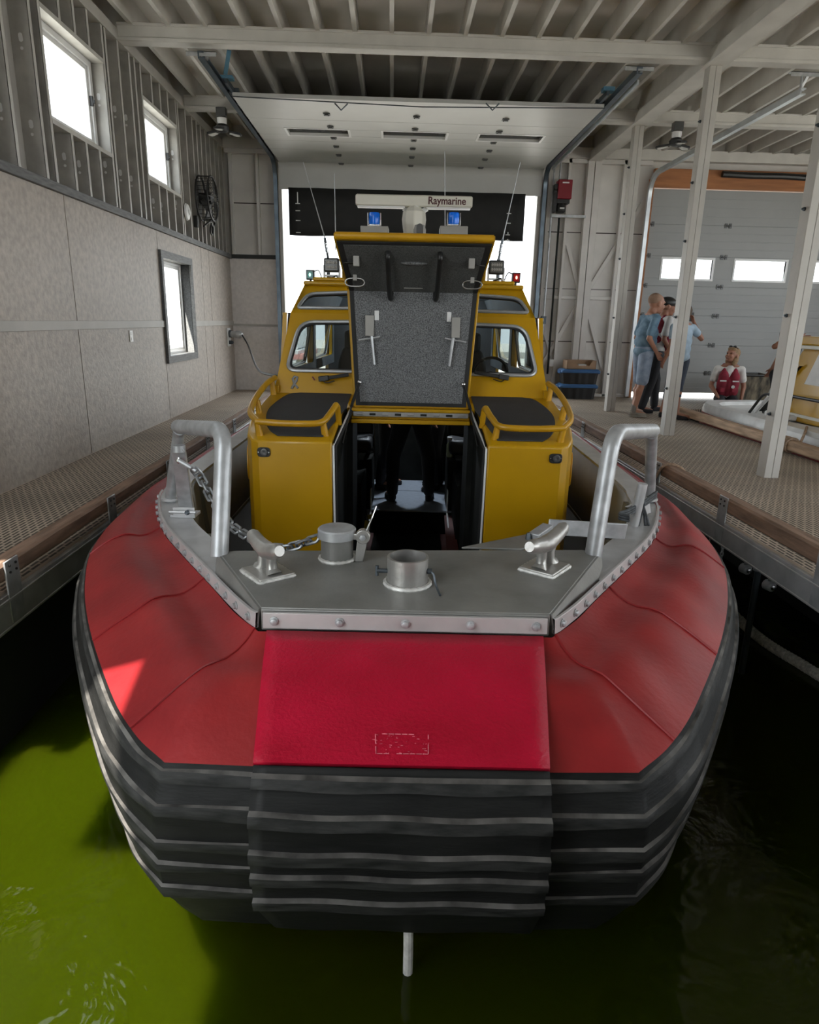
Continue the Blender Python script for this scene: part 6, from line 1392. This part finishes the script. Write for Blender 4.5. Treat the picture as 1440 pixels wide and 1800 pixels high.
# man with a cap and life vest
J, k, r, f, q = stand(3.60, 9.28, .845, 1.54, V(.95, .22, 0), lean=.10, spread=.09, fwd=(.20, -.16))
J['elR'] = q(.22, -.02, 1.13); J['wrR'] = q(.16, .16, .95); J['wrL'] = q(-.18, .22, .98); J['elL'] = q(-.23, .04, 1.13)
t, k, r, f, PP, Mt = figure('person', 'person in a black cap, white shirt and red life vest, leaning on a black cane', (3.60, 9.28, ZD), 1.54, J, f, hf=V(.95, -.15, -.1), skin=SK2)
M_wshirt = mk('white_shirt', (.62, .60, .58)); M_vest = mk('red_vest', (.22, .012, .03), var=.25); M_navy2 = mk('black_trousers', (.012, .013, .018))
shirt(t, J, k, f, r, M_wshirt, g=1.05, sleeve=.7, low=.05)
def vest(t, J, k, f, r, g=1.12):
    mb = MB(); up = V(0, 0, 1); Mt_ = Matrix((r, f, up)).transposed(); ax = J['chest'] - J['pelvis']
    for sx in (-1, 1):
        for qv, rx, ry, rz in ((.30, .10, .078, .12), (.62, .10, .088, .14), (.95, .088, .078, .11)): mb.sphere(J['pelvis'] + ax * qv + (r * sx * .084 + f * .068 * g) * k, Vector((rx, ry, rz)) * k * 1.0, 14, 10, Mt_)
        caps(mb, J['chest'] + (r * sx * .09 + f * .07 + up * .05) * k, J['neck'] + (r * sx * .09 - f * .03 - up * .01) * k, .045 * k, .04 * k)
    for qv in (.32, .62): mb.sphere(J['pelvis'] + ax * qv + f * .088 * g * k, Vector((.06, .06, .12)) * k, 14, 10, Mt_)
    for qv in (.45, .85, 1.1): mb.sphere(J['pelvis'] + ax * qv - f * .06 * k, Vector((.165, .075, .11)) * k, 16, 10, Mt_)
    o = fuse(mb, 'life_vest', M_vest, t, vox=.010, smooth=4, M=PM[t.name].inverted())
    for sx in (-1, 1):
        b = MB(); c0 = J['pelvis'] + ax * .78 + (r * sx * .10 + f * .158 * g) * k; b.beam(c0 - r * .05 * k, c0 + r * .05 * k, .010, .022 * k); b.build('reflective_strip', M_pvc, o)
        b = MB(); c0 = J['pelvis'] + ax * .35 + (r * sx * .09 + f * .150 * g) * k; b.box(tuple(c0 - V(.03, .012, .035)), tuple(c0 + V(.03, .012, .03))); b.build('pocket', M_vest, o, bev=.006)
    return o
vest(t, J, k, f, r)
trousers(t, J, k, f, r, M_navy2, knee=1.95)
for s in 'LR': shoe(t, J, k, s, f, M_navy2)
mb = MB(); mb.sphere(PP(0, -.014, .05), Vector((.088, .112, .075)) * k * 1.17, 20, 12, Mt); mb.prism([PP(x, y, .045 - .01 * abs(x) * 10) for x, y in ((-.065, .06), (-.06, .13), (-.03, .17), (.03, .17), (.06, .13), (.065, .06))], tuple(V(0, 0, .012 * k))); mb.build('cap', M_black, t)
cane = thing('walking_cane', 'thin black cane planted on the dock beside the person in the cap', 'cane', (3.70, 8.95, ZD))
p1 = J['wrR'] + V(.02, -.02, -.05); p0 = V(p1.x - .04, p1.y - .1, .848); cane.location = p0; PM[cane.name] = Matrix.Translation(p0)
mb = MB(); mb.tube([p0, p1], .011, n=8); mb.build('shaft', M_black, cane); mb = MB(); mb.tube([p1 + V(-.05, 0, .0), p1 + V(.05, 0, .005)], .013, n=8); mb.build('handle', M_black, cane)
mb = MB(); mb.lathe([(.05, 0), (.045, .012), (.016, .03)], p0, 14); mb.build('foot_tip', M_black, cane)
# person behind the middle post, phone to the ear
J, k, r, f, q = stand(3.69, 8.66, .845, 1.43, V(-.35, .94, 0), spread=.10, fwd=(.0, .05))
f0 = f
J['elR'] = V(3.965, 8.72, 1.86); J['wrR'] = V(3.865, 8.78, 2.06); J['shR'] = q(.185, 0, 1.40); J['hdR'] = V(-.25, .05, .6); J['thR'] = V(-.3, .6, 0)
J['toeR'] = J['ankR'] + V(.12, -.05, 0); J['ankR'] = V(3.70, 8.56, .92); J['kneeR'] = V(3.70, 8.62, 1.30); J['toeR'] = V(3.83, 8.50, .92)
J['ankL'] = V(3.58, 8.75, .92); J['toeL'] = V(3.66, 8.84, .92)
t, k, r, f, PP, Mt = figure('person', 'person in a pale blue top mostly hidden by the middle white post, one elbow raised', (3.69, 8.66, ZD), 1.43, J, f, skin=SK2)
shirt(t, J, k, f, r, mk('sky_top', (.34, .44, .54)), g=1.02, sleeve=.5, low=.02)
trousers(t, J, k, f, r, mk('dark_jeans', (.03, .04, .065)), knee=1.4, name='cropped_trousers')
for s in 'LR': shoe(t, J, k, s, f, M_navy2)
mb = MB(); mb.sphere(PP(0, -.03, .04), Vector((.084, .092, .088)) * k * 1.17, 18, 12, Mt); mb.build('hair', mk('brown_hair', (.07, .045, .03)), t)
ph = thing('mobile_phone', 'small dark phone in the raised hand beside the middle white post', 'phone', (3.83, 8.79, 2.12)); mb = MB(); mb.box((3.805, 8.80, 2.07), (3.865, 8.81, 2.18)); mb.build('case', M_black, ph, bev=.003); mb = MB(); mb.box((3.808, 8.811, 2.075), (3.862, 8.813, 2.175)); mb.build('screen', M_slot, ph)
# woman kneeling by the small boat
f = V(-.30, -.95, 0).normalized(); r = f.cross(V(0, 0, 1)); b = V(5.02, 9.98, .845); k = 1.5 / 1.75; q = lambda sx, fy, z: b + r * sx + f * fy + V(0, 0, z)
J = dict(pelvis=q(0, -.02, .17), chest=q(0, .02, .47), neck=q(.0, .03, .63), head=q(.0, .05, .765))
for s, sg in (('L', -1), ('R', 1)):
    J['hip' + s] = q(sg * .08, 0, .14); J['knee' + s] = q(sg * .11, .32, .075); J['ank' + s] = q(sg * .10, .0, .045); J['toe' + s] = q(sg * .10, -.12, .045)
    J['sh' + s] = q(sg * .165, .02, .565); J['el' + s] = q(sg * .225, .03, .32); J['wr' + s] = q(sg * .13, .20, .17)
J['wrL'] = q(-.20, .12, .15)
t, k, r, f, PP, Mt = figure('person', 'kneeling person with blond hair in a red life vest, looking up beside the small boat', (5.02, 9.98, ZD), 1.5, J, f, hf=V(-.75, -.45, .25), skin=SK2)
shirt(t, J, k, f, r, M_wshirt, g=1.06, sleeve=.6, low=.1)
v_ = vest(t, J, k, f, r, 1.15); trousers(t, J, k, f, r, M_navy2, knee=1.9)
mb = MB(); c0 = J['pelvis'] + (J['chest'] - J['pelvis']) * .5 + (r * -.07 + f * .182) * k; mb.lathe([(.0, .004), (.022, .004), (.024, 0)], c0, 16, f); mb.build('round_badge', M_pvc, v_)
mb = MB(); hp_ = [(0, -.03, .045, .086, .095, .088), (0, -.075, -.05, .07, .05, .10), (.05, -.03, -.05, .04, .05, .09), (-.05, -.03, -.05, .04, .05, .09), (0, .035, .085, .065, .05, .03)]
for x, y, z, a, c, e in hp_: mb.sphere(PP(x, y, z), Vector((a, c, e)) * k * 1.2, 16, 10, Mt)
fuse(mb, 'hair', mk('blond_hair', (.26, .165, .09), var=.3, vscale=40), t, vox=.009, smooth=2, M=PM[t.name].inverted())
mb = MB()
for s in (-1, 1): mb.sphere(PP(s * .033, .045, .115), Vector((.028, .012, .022)) * k * 1.17, 12, 8, Mt)
mb.tube([PP(-.07, .0, .10), PP(-.03, .05, .118), PP(.03, .05, .118), PP(.07, .0, .10)], .004, n=6); mb.build('sunglasses', M_black, t)
# person behind the small boat's cabin, only an elbow shows
f = V(-1, -.1, 0).normalized(); J, k, r, f, q = stand(4.81, 8.15, 1.048, 1.5, f)
dz = .30
for n_ in list(J):
    if isinstance(J[n_], Vector) and n_[:3] in ('pel', 'che', 'nec', 'hea', 'hip', 'shL', 'shR', 'elL', 'elR', 'wrL', 'wrR'): J[n_] = J[n_] - V(0, 0, dz)
for s, sg in (('L', -1), ('R', 1)): J['knee' + s] = q(sg * .09, .10, .48); J['ank' + s] = q(sg * .10, .0, .085); J['toe' + s] = q(sg * .1, .15, .085)
side = 'R' if J['shR'].y < J['shL'].y else 'L'
J['el' + side] = V(4.555, 8.05, 1.80); J['wr' + side] = V(4.80, 7.98, 1.90); J['sh' + side] = V(4.78, 8.02, 1.97); J['hd' + side] = V(1, 0, .1); J['th' + side] = V(0, 0, 1)
t, k, r, f, PP, Mt = figure('person', 'person by the small yellow cabin, only a bare elbow showing past the nearest post', (4.81, 8.15, 1.045), 1.5, J, f, skin=SK2)
shirt(t, J, k, f, r, M_navy2, g=1.0, sleeve=.3); trousers(t, J, k, f, r, M_navy2, knee=1.9)
for s in 'LR': shoe(t, J, k, s, f, M_navy2)
mb = MB(); mb.sphere(PP(0, -.03, .04), Vector((.084, .092, .088)) * k * 1.17, 18, 12, Mt); mb.build('hair', mk('dark_hair', (.03, .02, .015)), t)
# two people inside the big boat
M_dk = mk('dark_uniform', (.006, .006, .008)); 
def inboat(x, y, f, lab, sp, H, fw=(0, 0)):
    p = W(V(x, y, .25)); f = (_bx * f[0] + _by * f[1]); J, k, r, f, q = stand(p.x, p.y, .253, H, f, spread=sp, fwd=fw)
    t, k, r, f, PP, Mt = figure('person', lab, (p.x, p.y, .25), H, J, f, skin=SK2)
    shirt(t, J, k, f, r, M_dk, sleeve=.95); trousers(t, J, k, f, r, M_dk, knee=1.95, g=1.05)
    for s in 'LR': shoe(t, J, k, s, f, M_dk)
    mb = MB(); mb.sphere(PP(0, -.03, .04), Vector((.084, .092, .088)) * k * 1.17, 18, 12, Mt); mb.build('hair', mk('hair_dark_brown', (.03, .02, .015)), t)
inboat(.01, 4.62, (-.1, 1), 'person in dark trousers standing astride in the boat cabin, legs seen under the raised hatch', .19, 1.62)
inboat(.27, 5.15, (-1, -.3), 'second person in dark trousers, farther back inside the boat cabin, right of the first', .09, 1.6, (.05, -.05))
inboat(-.27, 5.12, (1, .2), 'third person in dark clothes far back in the boat cabin, behind the left leg', .08, 1.58, (.08, -.04))
